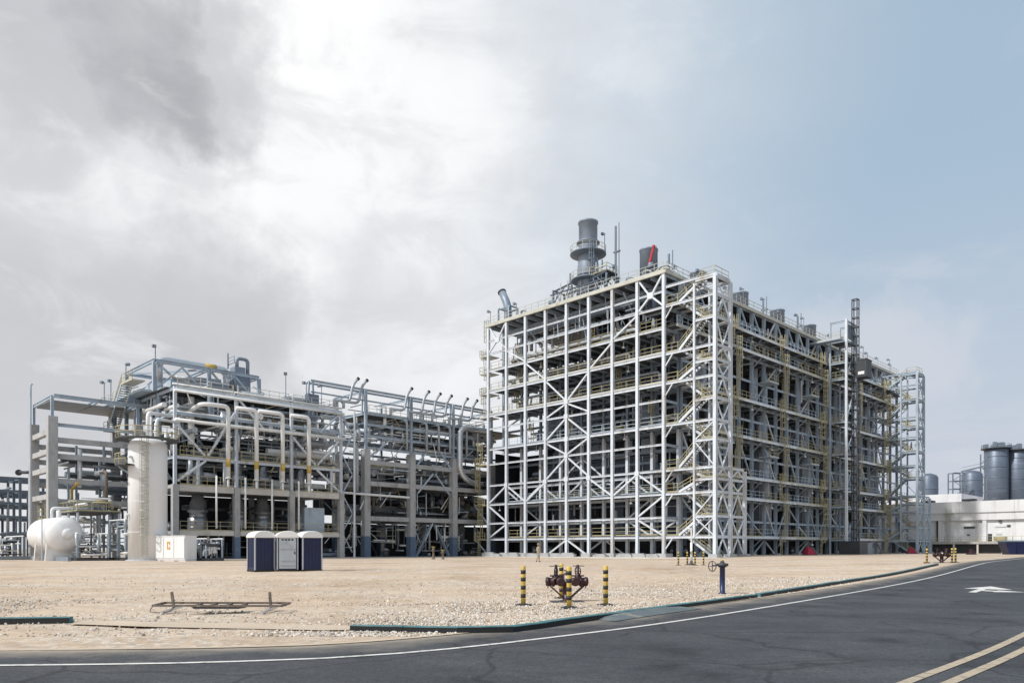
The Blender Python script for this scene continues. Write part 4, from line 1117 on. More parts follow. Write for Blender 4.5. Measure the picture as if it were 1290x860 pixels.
# red tapered covers on the ground
def red_cover(p, s, label, m='red_cover'):
    z = zg(p[0], p[1])
    T = Thing('hose_reel_cover', label, 'cover', (p[0], p[1], z), rnd.uniform(-.4, .4), False, 'tapered covers standing in the yard')
    b = MB()
    prof = [(-.75, 0, .9), (-.7, .35, .8), (-.45, .95, .6), (-.25, 1.25, .42), (.15, 1.05, .45), (.55, .55, .6), (.75, .3, .7), (.8, 0, .75)]
    v = [(x * s, -w * s * .7, h * s) for x, h, w in prof] + [(x * s, w * s * .7, h * s) for x, h, w in prof]
    n = len(prof)
    f = [(i, i + 1, n + i + 1, n + i) for i in range(n - 1)] + [tuple(range(n - 1, -1, -1)), tuple(range(n, 2 * n)), (0, n, 2 * n - 1, n - 1)]
    b.add(v, f); me = b.mesh('cover', m)
    if me.polygons[2].normal.z < 0: me.flip_normals()
    o = T.put('cover', me)
    bv = o.modifiers.new('bevel', 'BEVEL'); bv.width = .08; bv.segments = 3
    T.put('base_board', MB().cbox((0, 0, .05), (1.7 * s, 1.3 * s, .1)).mesh('base_board', 'dark_steel'), (0, 0, 0))
red_cover((44.0, 111.5), 1.0, 'crimson tapered cover on the ground left of the hoist base')
red_cover((75.0, 141.5), 1.05, 'crimson tapered cover at the foot of the far stair tower')
red_cover((74.0, 121.5), .75, 'small dark red cover in front of the pale warehouse', 'maroon')

# concrete blocks along the foot of the white front
bm_ = MB(); bm_.box((-1, -.3, 0), (1, .3, .42)); bm_.box((-.75, -.2, .42), (.75, .2, .58))
BLK = bm_.mesh('concrete_block', 'concrete')
nb = 0
ORD = ['leftmost', 'second', 'third', 'fourth', 'fifth', 'sixth', 'seventh', 'eighth', 'ninth', 'tenth', 'eleventh', 'twelfth', 'thirteenth', 'fourteenth', 'fifteenth', 'sixteenth']
for i in range(8):
    for dx_ in (1.35, 3.0):
        if rnd.random() < .18: continue
        nb += 1
        o = link('concrete_block', BLK); o.location = G(colx(i) + dx_, -1.3 + rnd.uniform(-.3, .3)); o.location.z = zg(o.location.x, o.location.y) + .04
        o.rotation_euler = (0, 0, GR + rnd.uniform(-.2, .2)); s = rnd.uniform(.95, 1.3); o.scale = (s, s, s * rnd.uniform(.8, 1.1))
        tag(o, 'grey concrete block at the foot of the white front, ' + ORD[nb - 1] + (' of the row' if nb == 1 else ' from the left'), 'concrete block', 'concrete blocks along the foot of the front')

# ------------------------------------------------------------------ left: compressor house
rc = random.Random(21)
H = Thing('compressor_house', 'two storey concrete and steel compressor house with white downpipes', 'process unit', (-34.5, -48.8, 0))
FA = -34.5
BC = [-48.8 + 7.4 * i for i in range(4)]
for i, b in enumerate(BC):
    for a, w in ((FA, .68), (-46.0, .6)):
        H.box('concrete_column', 'concrete', (a - w / 2, b - w / 2, 2.9), (a + w / 2, b + w / 2, 9.0))
        H.box('column_base', 'concrete_blue' if i in (1, 2) else 'concrete', (a - w / 2 - .03, b - w / 2 - .03, .05), (a + w / 2 + .03, b + w / 2 + .03, 2.9))
        H.mem('column', W if a == FA else S, (a, b, 9.02), (a, b, 20.4), .34)
for i in range(3):
    b0, b1 = BC[i], BC[i + 1]
    H.box('edge_beam', 'pale_concrete', (FA - .3, b0 + .4, 8.25), (FA + .28, b1 - .4, 8.98))
    H.box('edge_beam', 'pale_concrete', (FA - .2, b0 + .4, 3.05), (FA + .30, b1 - .4, 3.62))
    for z, d in ((12.2, .36), (20.2, .42)):
        H.mem('beam', W, (FA, b0 + .22, z), (FA, b1 - .22, z), .26, d)
        H.mem('beam', S, (-40.5, b0 + .22, z), (-40.5, b1 - .22, z), .24, d); H.mem('beam', S, (-46, b0 + .22, z), (-46, b1 - .22, z), .24, d)
    H.mem('beam', S, (FA - .1, b0 + .22, 17.3), (FA - .1, b1 - .22, 17.3), .2, .3)
    H.mem('post', W, (FA, (b0 + b1) / 2 - 1, 9.0), (FA, (b0 + b1) / 2 - 1, 12.0), .26); H.mem('post', W, (FA, (b0 + b1) / 2 + 2.2, 9.0), (FA, (b0 + b1) / 2 + 2.2, 12.0), .26)
    for z in (3.62, 9.0, 12.42): H.rail((FA + .2, b0 + .5, z), (FA + .2, b1 - .5, z))
    H.rail((FA - .1, b0 + .3, 20.5), (FA - .1, b1 - .3, 20.5), 'cream_edge')
for a0, a1 in ((-46, -40.5), (-40.5, FA)):
    for b in BC:
        for z in (12.2, 17.3, 20.2): H.mem('beam', S, (a0 + .2, b, z), (a1 - .2, b, z), .22, .34)
for z, t in ((8.55, .4), (3.15, .4)): H.box('floor_slab', 'concrete', (-46.3, BC[0] - .3, z), (FA - .31, BC[3] + .3, z + t))
H.box('deck', 'grating', (-46, BC[0], 12.42), (-36.5, BC[3], 12.5))
H.box('deck', 'grating', (-46, BC[0] - .5, 20.43), (-36, BC[3], 20.52)); 
H.box('dark_backdrop', 'casing_dark', (-46.9, BC[0] + .5, .1), (-46.6, BC[3], 8.5))  # near-black sheet added so the space under the slab looks dark
def hb(b0, z0, b1, z1, m=W, w=.24, a=FA): H.mem('brace', m, (a, b0, z0), (a, b1, z1), w, w, 'box')
m0, m1, m2 = BC[0] + 3.7, BC[1] + 3.7, BC[2] + 3.7
hb(BC[0] + .2, 16.0, m0 - .2, 12.6); hb(m0 + .2, 12.6, BC[1] - .2, 18.2); hb(BC[0] + .3, 9.4, m0 - .1, 12.0)
hb(BC[1] + .3, 19.9, m1, 16.5); hb(m1, 16.3, BC[2] - .2, 19.0, S, .18, -40.5); hb(BC[2] + .2, 16.0, m2 - .2, 12.6); hb(m2, 12.6, BC[3] - .3, 16.2); hb(m2, 12.0, BC[3] - .3, 9.3)
hb(m2 + .5, 17, BC[3] - .3, 19.8, S, .2); hb(BC[0], 12.6, m0, 17.0, S, .2, -40.5); hb(m0, 17, BC[1], 12.6, S, .2, -40.5); hb(BC[2], 17, m2, 12.6, S, .2, -40.5)
# zigzag lattice on the far right end
for q in range(7):
    z0 = 1.0 + q * 2.7; H.mem('brace', S, (FA - .3, BC[3] + (.4 if q % 2 else 2.0), z0), (FA - .3, BC[3] + (2.0 if q % 2 else .4), z0 + 2.6), .14, .14, 'box')
H.mem('column', W, (FA + .4, BC[3] + 1.9, .1), (FA + .4, BC[3] + 1.9, 20.4), .3, None, 'tube')
# long white headers
for z, r, a in ((16.45, .22, FA + .55), (17.6, .14, FA - .6), (19.9, .17, FA + .35), (20.75, .12, FA - .2)):
    H.pipe('header_pipe', 'white_pipe', [(a, BC[0] - .2, z), (a, BC[3] + .3, z)], r, 12)
# four downpipes with yellow bands
for q, b in enumerate((-43.1, -39.5, -36.0, -32.3)):
    a = FA + 1.5; L = 3.2 if q in (0, 2) else 2.6
    pts = [(a - 6.5, b - L, 17.4)] * (q == 0) + [(a - .1, b - L, 18.55), (a, b, 18.55), (a, b, 9.9)]
    if q == 0: pts = [(a - 7.0, b - L - .2, 17.3), (a - .6, b - L, 18.5), (a, b - L + .8, 18.55), (a, b, 18.55), (a, b, 9.9)]
    o = H.pipe('downpipe', 'white_pipe', pts, .26, 14, .55)
    me = MB().lathe([(.27, 0), (.27, .95)], 16).mesh('colour_band', 'yellow_band')
    H.put('colour_band', me, (a, b, 11.3))
    H.put('flange', MB().lathe([(.28, -.05), (.36, -.05), (.36, .05), (.28, .05)], 14).mesh('flange', 'white_pipe'), (a, b, 9.95))
    H.pipe('drain_pipe', 'white_pipe', [(a - .3, b - 1.3, 10.2), (a - .3, b - 1.3, 3.9)], .12, 8)
    H.mem('drain_pipe', 'white_pipe', (a, b, 8.9), (a, b, 9.9), .3, None, 'tube')
    H.mem('silencer', 'machine_metal', (a - 2.2, b - 2.2, 10.3), (a - 2.2, b - .6, 10.3), .8, None, 'tube')
# compressors between the floors
cm = MB(); cm.lathe([(.5, 0), (1.15, .1), (1.15, 1.6), (.95, 1.7), (.95, 2.3), (1.2, 2.35), (1.2, 2.6), (.9, 2.7), (.9, 3.6), (.7, 3.8), (.7, 4.4)], 26)
for z in (.5, 1.2, 2.48): cm.lathe([(1.22, z - .05), (1.22, z + .05)], 26)
CM = cm.mesh('compressor', 'machine_metal')
for b in (-45.0, -40.0, -36.6, -31.2):
    H.put('compressor', CM, (-37.4, b, 3.6))
    H.mem('riser_pipe', 'machine_metal', (-37.4, b, 9.05), (-37.4, b, 12.2), 1.3, None, 'tube')
H.box('switch_cabinet', 'grey_steel', (-36.5, -31.5, 3.6), (-35.6, -28.5, 7.0))
clutter(H, (-45, BC[0] + .5, 3.8), (-38.8, BC[3], 8.2), 26, rc, ('machine_metal', 'dark_steel', 'blue_steel'), 'abz', .08, .3)
clutter(H, (-45, BC[0] + .5, 9.2), (-35.2, BC[3], 12), 20, rc, PM, 'abz', .06, .3)
clutter(H, (-45, BC[0] + .3, 12.8), (-35.0, BC[3], 20.0), 125, rc, PM, 'aabbbz', .06, .42, 3, 14)
clutter(H, (-45, BC[0] + .5, .3), (-35.5, BC[3], 3.0), 26, rc, ('machine_metal', 'dark_steel', 'white_pipe', 'blue_steel'), 'abz', .06, .28)
clutter(H, (-45, BC[0] + 2, 20.6), (-36, BC[3], 21.9), 24, rc, PM, 'aab', .05, .18, 1.5, 6)
for k in range(4): H.rail((-36.2, -47 + 5 * k, 17.5), (-36.2, -43 + 5 * k, 17.5))
for k in range(22):
    a, b = rc.uniform(-45, -36), rc.uniform(BC[0] + 1, BC[3]); z = rc.choice((9.05, 12.55, 20.55, 3.65))
    bb = MB(); s = rc.uniform(.35, .8); bb.lathe([(s * .4, 0), (s, .1), (s, s * 1.6), (s * .5, s * 2)], 14)
    H.put('drum', bb.mesh('drum', rc.choice(('white_pipe', 'clad_metal', 'machine_metal', 'cream_edge'))), (a, b, z))
H.box('deck', 'grating', (-46, BC[0] + .4, 17.5), (-38.5, BC[3], 17.58))
for k in range(26):
    a, b = rc.uniform(-45.5, -37), rc.uniform(BC[0] + .5, BC[3] - 2); z = rc.choice((12.55, 17.6, 12.55, 9.05, 20.6)); hh = rc.uniform(.8, 2.4)
    if rc.random() < .5: H.box('equipment_box', rc.choice(('grey_steel', 'white_steel', 'blue_steel', 'casing')), (a, b, z), (a + rc.uniform(.6, 1.8), b + rc.uniform(.6, 2.2), z + hh))
    else: H.mem('horizontal_drum', rc.choice(('clad_metal', 'white_pipe', 'grey_pipe')), (a, b, z + 1.0), (a, b + rc.uniform(2, 4.5), z + 1.0), rc.uniform(.7, 1.5), None, 'tube')
for z in (12.42, 17.58):
    for k in range(3): H.rail((-38.6, BC[k] + .4, z + .1), (-38.6, BC[k + 1] - .4, z + .1))
clutter(H, (-46, BC[0] - .3, 9.5), (-37, BC[0] + .6, 20.0), 26, rc, PM, 'aaz', .08, .3, 2, 8)
thin(H, (-45, BC[0] + .3, 9.2), (-34.8, BC[3], 20.2), 120, rc, (W, W, S, 'white_pipe', 'yellow_rail'))
thin(H, (-44, BC[0] - .3, .4), (FA + .6, BC[3] + 2, 3.0), 30, rc, (S, 'white_pipe', 'dark_steel'))
thin(H, (-50, -50, 20.6), (-37, -35, 22.4), 46, rc, ('cream_edge', S, 'yellow_rail', W))
H.box('dark_backdrop', 'casing_dark', (-46.9, BC[0] + .5, 9.1), (-46.6, BC[3], 16.4))  # second dark sheet, added to hide the sky above the floor
# raised crane frame on top
FR = [(-40.0, -49.2), (-50.0, -49.2), (-40, -42.5), (-50, -42.5), (-40, -35.8), (-50, -35.8)]
for a, b in FR: H.mem('frame_post', S, (a, b, 20.5), (a, b, 24.2), .42)
for b in (-49.2, -42.5, -35.8): H.mem('frame_beam', S, (-50, b, 24.35), (-40, b, 24.35), .3, .42)
for a in (-40, -50):
    for b0, b1 in ((-49.2, -42.5), (-42.5, -35.8)):
        H.mem('frame_beam', S, (a, b0 + .2, 24.35), (a, b1 - .2, 24.35), .3, .42)
        H.mem('brace', S, (a, b0 + .2, 20.9), (a, (b0 + b1) / 2, 24.0), .2, .2, 'box'); H.mem('brace', S, (a, (b0 + b1) / 2, 24.0), (a, b1 - .2, 20.9), .2, .2, 'box')
H.mem('brace', S, (-49.8, -49, 24.3), (-40.2, -42.7, 24.3), .22, .22, 'box'); H.mem('brace', S, (-49.8, -42.7, 24.3), (-40.2, -49, 24.3), .22, .22, 'box'); H.mem('brace', S, (-49.8, -36, 24.3), (-40.2, -42.3, 24.3), .22, .22, 'box')
H.box('side_platform', S, (-56.0, -50.6, 20.55), (-40.5, -46.5, 20.8)); H.rail((-56, -50.5, 20.8), (-45, -50.5, 20.8), 'cream_edge'); H.rail((-55.9, -50.5, 20.8), (-55.9, -46.6, 20.8), 'cream_edge')
H.mem('bracket', S, (-54.5, -50.3, 20.4), (-50.2, -50.3, 16.8), .5, .35, 'box'); H.mem('column', S, (-50, -49.2, 9), (-50, -49.2, 20.4), .4); H.mem('column', S, (-46, -49.4, 9), (-46, -49.4, 20.4), .34)
stair_flight(H, (-48.8, -51.2, 16.6), (-43.6, -51.2, 21.6), 1.2, S, 'yellow_rail')
H.box('stair_landing', 'grating', (-50.3, -51.9, 16.5), (-48.8, -50.5, 16.6)); H.rail((-50.3, -51.85, 16.6), (-48.8, -51.85, 16.6)); H.box('stair_landing', 'cream_edge', (-43.6, -51.9, 21.5), (-39.5, -50.4, 21.65)); H.rail((-43.4, -51.85, 21.65), (-39.6, -51.85, 21.65))
for a, b, h in ((-55.8, -50.2, 3.4), (-53.0, -50.2, 3.2), (-48.0, -49.9, 4.6), (-40.2, -49.0, 5.6), (-36, -34, 4.0), (-36, -31, 3.2), (-38, -29.2, 2.2), (-35.5, -29, 3.0)):
    H.put('lamp_pole', pole_mesh(h), (a, b, 20.55), rc.uniform(-1, 1))
# big suction pipe over the roof, yellow band, and the blue filter unit
H.pipe('suction_pipe', 'clad_metal', [(-42.0, -48.0, 21.5), (-42.0, -48.0, 25.05), (-42, -39.3, 25.05), (-42, -39.3, 21.4)], .5, 16, 1.0)
H.put('colour_band', MB().lathe([(.515, 0), (.515, 1.5)], 20, axis='Y').mesh('colour_band', 'yellow_band'), (-42, -42.3, 25.05))
H.pipe('suction_pipe', 'grey_pipe', [(-41.6, -37.2, 21.8), (-41.6, -31.8, 21.8), (-41.6, -30, 20.6)], .55, 16, 1.0)
H.pipe('suction_pipe', 'grey_pipe', [(-43, -46, 23.2), (-41.0, -40.5, 23.2)], .35, 12)
H.box('filter_unit', 'stack_blue', (-42.6, -38.6, 22.6), (-41.0, -37.2, 25.6)); H.box('filter_unit', 'stack_blue', (-42.4, -37.15, 22.3), (-41.2, -36.4, 24.4))
H.pipe('vent_loop', 'stack_blue', [(-41.4, -38.2, 25.5), (-41.4, -38.2, 26.8), (-41.4, -36.7, 26.8), (-41.4, -36.7, 24.3)], .24, 12, .5)
H.mem('vent_pipe', 'stack_blue', (-42.8, -38.8, 25.5), (-42.8, -38.8, 27.6), .2, None, 'tube'); H.rail((-43.2, -38.7, 26.0), (-41, -38.7, 26.0), 'blue_steel', .9)
for x in (-43, -41): H.mem('filter_leg', 'stack_blue', (x, -37.6, 20.5), (x, -37.6, 22.6), .3)
H.mem('filter_brace', 'stack_blue', (-41, -36.6, 20.6), (-41, -35.2, 22.4), .16, .16, 'box')

# ------------------------------------------------------------------ left: concrete frame
K = Thing('concrete_pipe_table', 'grey concrete table frame with open steel roof at the left', 'structure', (-44.6, -59, 0))
CA, CB = (-44.6, -53.2), (-59.0, -49.6)
for a in CA:
    for b in CB:
        K.box('concrete_column', 'concrete', (a - .5, b - .5, .05), (a + .5, b + .5, 16.9))
        K.mem('steel_post', S, (a, b, 16.92), (a, b, 19.3), .3)
for z in (15.2, 12.9, 10.8, 7.6):
    for b in CB: K.box('concrete_beam', 'concrete', (CA[1] + .51, b - .28, z - .3), (CA[0] - .51, b + .28, z + .3))
for z in (14.2, 12.3, 9.4, 7.0):
    for a in CA: K.box('concrete_beam', 'concrete', (a - .28, CB[0] + .51, z - .3), (a + .28, CB[1] - .51, z + .3))
for b in CB + (-54.3,): K.mem('roof_beam', S, (CA[1], b, 19.2), (CA[0], b, 19.2), .3, .4)
for a in CA: K.mem('roof_beam', S, (a, CB[0] + .2, 19.35), (a, -44, 19.35), .3, .45)
K.box('roof_sheet', 'blue_steel', (CA[1], CB[0] + .3, 19.0), (CA[0] - 1.5, -45, 19.08))
K.mem('roof_beam', S, (-44.6, -59, 16.0), (-44.6, -45, 16.0), .25, .4); K.mem('roof_beam', S, (-49, -45.5, 16.0), (-44.6, -50, 16.0), .5, .5)
clutter(K, (-53, -58.5, 5), (-45.3, -46, 13.5), 48, rc, ('grey_pipe', 'blue_steel', 'dark_steel', 'machine_metal', 'clad_metal'), 'abbz', .07, .5, 3, 11)
clutter(K, (-54, -58.5, 1), (-45, -48, 5.5), 34, rc, PM, 'abz', .06, .25, 2, 9)
for k in range(9):
    a, b = rc.uniform(-53, -45.5), rc.uniform(-58, -48); K.mem('support_post', S, (a, b, .1), (a, b, rc.uniform(8, 15)), .25)
K.pipe('lamp_pole', 'grey_steel', [(-43.9, -61.3, .1), (-43.9, -61.3, 20.2), (-44.5, -61.0, 20.3)], .09, 8, .2)
K.pipe('end_nozzle', 'dark_steel', [(-53.2, -59.2, 11.0), (-54.6, -60.2, 11.0)], .2, 10)
K.put('nozzle_cap', MB().lathe([(.38, 0), (.38, .25)], 14, axis='X').mesh('nozzle_cap', 'dark_steel'), (-54.9, -60.3, 11.0))

# ------------------------------------------------------------------ left: white column vessel
V = Thing('column_vessel', 'tall white column vessel with ringed yellow railing near its top', 'vessel', (-28.3, -53.9, 0))
vc = (-28.3, -53.9)
V.put('shell', MB().lathe([(1.9, 0), (1.9, 11.9), (1.75, 12.4), (1.1, 12.85), (.2, 13.0)], 44).mesh('shell', 'vessel_white'), (*vc, .3))
V.put('base_skirt', MB().lathe([(2.15, 0), (2.15, .25), (1.91, .3)], 32).mesh('base_skirt', 'concrete'), (*vc, .05))
for z in (3.2, 6.4, 9.4): V.put('weld_band', MB().lathe([(1.905, -.03), (1.915, 0), (1.905, .03)], 44).mesh('weld_band', 'vessel_white'), (*vc, z))
def ring_seg(z, r, lab, a0=0, a1=2 * math.pi, m='yellow_rail'):
    n = 18; b = MB(); g = MB()
    for k in range(n):
        t0, t1 = a0 + (a1 - a0) * k / n, a0 + (a1 - a0) * (k + 1) / n
        P = [(q * math.cos(t), q * math.sin(t), h) for h in (0, .12) for t in (t0, t1) for q in (1.92, r)]
        b.add(P, [(0, 2, 3, 1), (4, 5, 7, 6), (1, 3, 7, 5), (0, 4, 6, 2)])
        for h in (.55, 1.1): g.bar((r * math.cos(t0), r * math.sin(t0), h), (r * math.cos(t1), r * math.sin(t1), h), .07)
        if k % 2 == 0: g.bar((r * math.cos(t0), r * math.sin(t0), 0), (r * math.cos(t0), r * math.sin(t0), 1.1), .07)
    V.put('ring_platform', b.mesh('ring_platform', 'grating'), (*vc, z)); V.put('ring_rail', g.mesh('ring_rail', m), (*vc, z + .1))
ring_seg(10.1, 3.1, '', R(130), R(300)); ring_seg(12.9, 3.1, '')
for k in range(10):
    t = R(130 + 17 * k); V.mem('bracket', S, (vc[0] + 1.9 * math.cos(t), vc[1] + 1.9 * math.sin(t), 9.4), (vc[0] + 2.9 * math.cos(t), vc[1] + 2.9 * math.sin(t), 10.05), .1, .1, 'box') if k % 2 == 0 else None
V.ladder((vc[0] + 1.75, vc[1] - .95, .6), 12.0, math.pi / 2 - .35, 'cream_edge')
for k, (dx_, z) in enumerate(((-.5, 9.0), (-.42, 8.6), (-.3, 8.17))):
    t = R(-112); w = (.55, .35, 1.0)[k]
    b = MB(); 
    for q in range(5 if k == 2 else 3): b.box((q * .2, -.012, 0), (q * .2 + .14, .012, .26))
    n_ = link('stencil', b.mesh('stencil', 'print_dark'), V.e); n_.location = (1.915 * math.cos(t), 1.915 * math.sin(t), z); n_.rotation_euler = (0, 0, t + math.pi / 2)
for k in range(6):
    t = R(rc.uniform(160, 330)); V.pipe('nozzle', 'white_pipe', [(vc[0] + 1.8 * math.cos(t), vc[1] + 1.8 * math.sin(t), 1 + 2 * k), (vc[0] + 2.3 * math.cos(t), vc[1] + 2.3 * math.sin(t), 1 + 2 * k)], .14, 10)
V.pipe('overhead_pipe', 'white_pipe', [(vc[0], vc[1], 12.9), (vc[0], vc[1], 15.9), (vc[0] - 3.5, vc[1] + 3.6, 16.4)], .2, 12, .6); V.pipe('overhead_pipe', 'white_pipe', [(vc[0] + .8, vc[1] + .6, 12.5), (vc[0] + .8, vc[1] + .6, 15.2), (vc[0] - 2.6, vc[1] + 4.2, 15.6)], .16, 12, .5)
V.pipe('overhead_pipe', 'white_pipe', [(vc[0] - .9, vc[1] + .6, 12.5), (vc[0] - .9, vc[1] + .6, 15.6)], .14, 10)

# ------------------------------------------------------------------ left: horizontal drum
D = Thing('horizontal_vessel', 'white domed horizontal vessel with round manway on saddles', 'vessel', (-41.5, -59.3, 0))
dc = (-34.7, -60.2)
D.put('shell', MB().lathe([(.25, .95), (.8, .86), (1.3, .62), (1.62, .3), (1.75, 0), (1.75, -7), (1.5, -7.6), (.6, -7.9)], 36, axis='X').mesh('shell', 'vessel_white'), (dc[0], dc[1], 3.0)).scale = (1.06, 1.06, 1.06)
for x in (0, -3.4): D.put('seam', MB().lathe([(1.868, -.03), (1.868, .03)], 36, axis='X').mesh('seam', 'vessel_white'), (dc[0] + x, dc[1], 3.0))
D.put('manway', MB().lathe([(.40, 0), (.40, .25), (.56, .25), (.56, .38), (.1, .40)], 22, axis='X').mesh('manway', 'vessel_white'), (dc[0] + .9, dc[1] + .1, 3.05))
for x in (-.6, -5.2):
    D.put('saddle', MB().add([(0, -1.7, 0), (.4, -1.7, 0), (.4, 1.7, 0), (0, 1.7, 0), (0, -1.55, 1.9), (.4, -1.55, 1.9), (.4, 1.55, 1.9), (0, 1.55, 1.9)], [(3, 2, 1, 0), (4, 5, 6, 7), (0, 1, 5, 4), (1, 2, 6, 5), (2, 3, 7, 6), (3, 0, 4, 7)]).mesh('saddle', 'white_pipe'), (dc[0] + x, dc[1], .1))
D.mem('nozzle', 'white_pipe', (dc[0] - 2, dc[1], 4.4), (dc[0] - 2, dc[1], 5.6), .5, None, 'tube')
D.pipe('outlet_pipe', 'white_pipe', [(dc[0] - 3.2, dc[1] - .4, 4.7), (dc[0] - 3.2, dc[1] - .4, 5.9), (dc[0] - 3.2, dc[1] + 3.0, 5.9)], .16, 12, .4)
D.mem('level_bridle', 'grey_steel', (dc[0] - .4, dc[1] - 1.95, .2), (dc[0] - .4, dc[1] - 1.95, 4.6), .12, None, 'tube')

# access platform over the drum
QX = 3.4
Q = Thing('access_platform', 'yellow railed access platform with ladder above the horizontal vessel', 'platform', (-44.5, -61.2, 0)); Q.o.x -= QX; Q.e.location = G(-46.5 + QX, -57.4, 0); Q.o.x = -44.5
for a in (-48.5, -45, -41.5, -38):
    for b in (-62.2, -58): Q.mem('post', W, (a, b, .1), (a, b, 6.0), .18)
Q.box('deck', 'grating', (-48.7, -62.4, 5.5), (-37.8, -57.8, 5.62))
for b in (-62.3,): Q.rail((-48.7, b, 5.62), (-43.3, b, 5.62)); Q.rail((-43.3, b, 5.62), (-37.8, b, 5.62))
Q.rail((-37.85, -62.3, 5.62), (-37.85, -57.9, 5.62)); Q.ladder((-49.2, -62.8, .2), 5.4, 0); Q.ladder((-48.3, -62.9, .2), 4.0, .3)
Q.box('deck', 'yellow_rail', (-52, -63.5, 2.9), (-48.4, -61.5, 3.0)); Q.rail((-52, -63.4, 3.0), (-48.4, -63.4, 3.0))
clutter(Q, (-48, -62, 5.9), (-38, -58, 7.2), 10, rc, ('white_pipe', 'cream_edge', 'yellow_rail'), 'ab', .07, .2, 2, 7)
Q.pipe('rusty_pipe', 'rust_steel', [(-40.8, -58.5, 5.6), (-40.8, -58.5, 10.4), (-43.0, -58.5, 10.4)], .17, 10, .5)
Q.pipe('yellow_pipe', 'yellow_band', [(-47, -60.5, 7.0), (-47, -60.5, 8.6), (-44.5, -60.5, 9.2)], .16, 10, .4)

# ------------------------------------------------------------------ left: low piping skids, bund, cabinet
def skid(name, label, a0, a1, b0, b1, zt, n, seed, m=PM):
    r2 = random.Random(seed)
    T = Thing(name, label, 'piping', ((a0 + a1) / 2, b0, 0), group='low piping skids in front of the left units')
    T.box('skid_base', 'dark_steel', (a0, b0, .1), (a1, b1, .5))
    for a in (a0 + .15, (a0 + a1) / 2, a1 - .15):
        for b in (b0 + .15, b1 - .15): T.mem('post', 'grey_steel', (a, b, .5), (a, b, zt), .14)
    for b in (b0 + .15, b1 - .15): T.mem('top_rail', 'white_pipe', (a0, b, zt), (a1, b, zt), .16, None, 'tube')
    clutter(T, (a0 + .2, b0 + .1, .7), (a1 - .2, b1 - .1, zt), n, r2, m, 'aabz', .05, .17, 1.2, 4)
    for k in range(n // 3):
        s = r2.uniform(.15, .4); T.put('valve', MB().lathe([(s * .5, -s), (s, -s * .6), (s * .5, 0), (s, s * .6), (s * .5, s)], 12).ring((0, 0, s * 1.8), s, .03).bar((0, 0, s), (0, 0, s * 1.8), .05).mesh('valve', r2.choice(('white_pipe', 'dark_steel', 'machine_metal'))), (r2.uniform(a0 + .4, a1 - .4), r2.uniform(b0 + .2, b1 - .2), r2.uniform(.9, zt - .5)))
    return T
skid('piping_skid', 'low skid of white pipes and valves right of the horizontal vessel', -38.5, -32.5, -59.6, -56.4, 3.1, 26, 5, ('white_pipe', 'white_pipe', 'grey_pipe', 'clad_metal', 'dark_steel'))
skid('piping_skid', 'dense grey piping behind the white column vessel base', -36, -30.5, -55.5, -51, 4.6, 30, 6)
skid('piping_skid', 'dark pump skid with small pipes left of the horizontal vessel', -60, -50.5, -64.5, -60.5, 3.0, 40, 7, ('dark_steel', 'grey_pipe', 'blue_steel', 'white_pipe'))
skid('piping_skid', 'tangle of pale pipes beside the white cabinet', -25.0, -22.0, -50.4, -48.4, 2.5, 22, 8, ('white_pipe', 'grey_pipe', 'dark_steel', 'clad_metal'))
T = Thing('bund_wall', 'low blue grey concrete bund along the front of the left plant', 'wall', (-46, -63.6, 0))
for k in range(9): T.box('wall_segment', 'bund_concrete', (-66 + k * 4.0, -66.2 if k < 5 else -61.0, .0), (-62.03 + k * 4.0, -65.9 if k < 5 else -60.7, .62))
T.box('wall_segment', 'bund_concrete', (-46.02, -65.89, .0), (-45.7, -61.01, .62))
T = Thing('equipment_cabinet', 'long pale equipment cabinet with orange mark on its middle door', 'cabinet', (-25.0, -52.4, 0)); T.e.location = G(-24.4, -51.8, 0)
cb = MB(); cb.box((0, 0, .35), (4.6, 1.5, 2.75)); cb.box((-.06, -.06, 2.75), (4.66, 1.56, 2.83)); T.put('body', cb.mesh('body', 'vessel_white'), (-27.3, -54.5, 0), R(20))
for k in range(3):
    o = T.put('door', MB().box((0, 0, 0), (1.44, .04, 2.1)).mesh('door', 'vessel_white'), G(0, 0)); o.location = Vector((-27.3, -54.5, .5)) - T.o + Matrix.Rotation(R(20), 3, 'Z') @ Vector((.08 + k * 1.52, -.05, 0)); o.rotation_euler = (0, 0, R(20))
    if k == 1:
        c = MB()
        for lo, hi in (((.5, -.02, .9), (.95, 0, 1.05)), ((.5, -.02, 1.55), (.95, 0, 1.7)), ((.5, -.02, 1.06), (.64, 0, 1.54)), ((.82, -.02, 1.35), (.95, 0, 1.54)), ((.82, -.02, 1.06), (.95, 0, 1.2))): c.box(lo, hi)
        link('orange_mark', c.mesh('orange_mark', 'orange_mark'), o)
sk = MB(); sk.box((0, .05, .05), (4.6, 1.45, .33)); o = T.put('base', sk.mesh('base', 'vessel_white'), (-27.3, -54.5, 0), R(20))
pk = MB()
for x in (.9, 3.0): pk.box((x, .03, .12), (x + .6, .049, .24))
link('fork_pocket', pk.mesh('fork_pocket', 'black'), o)

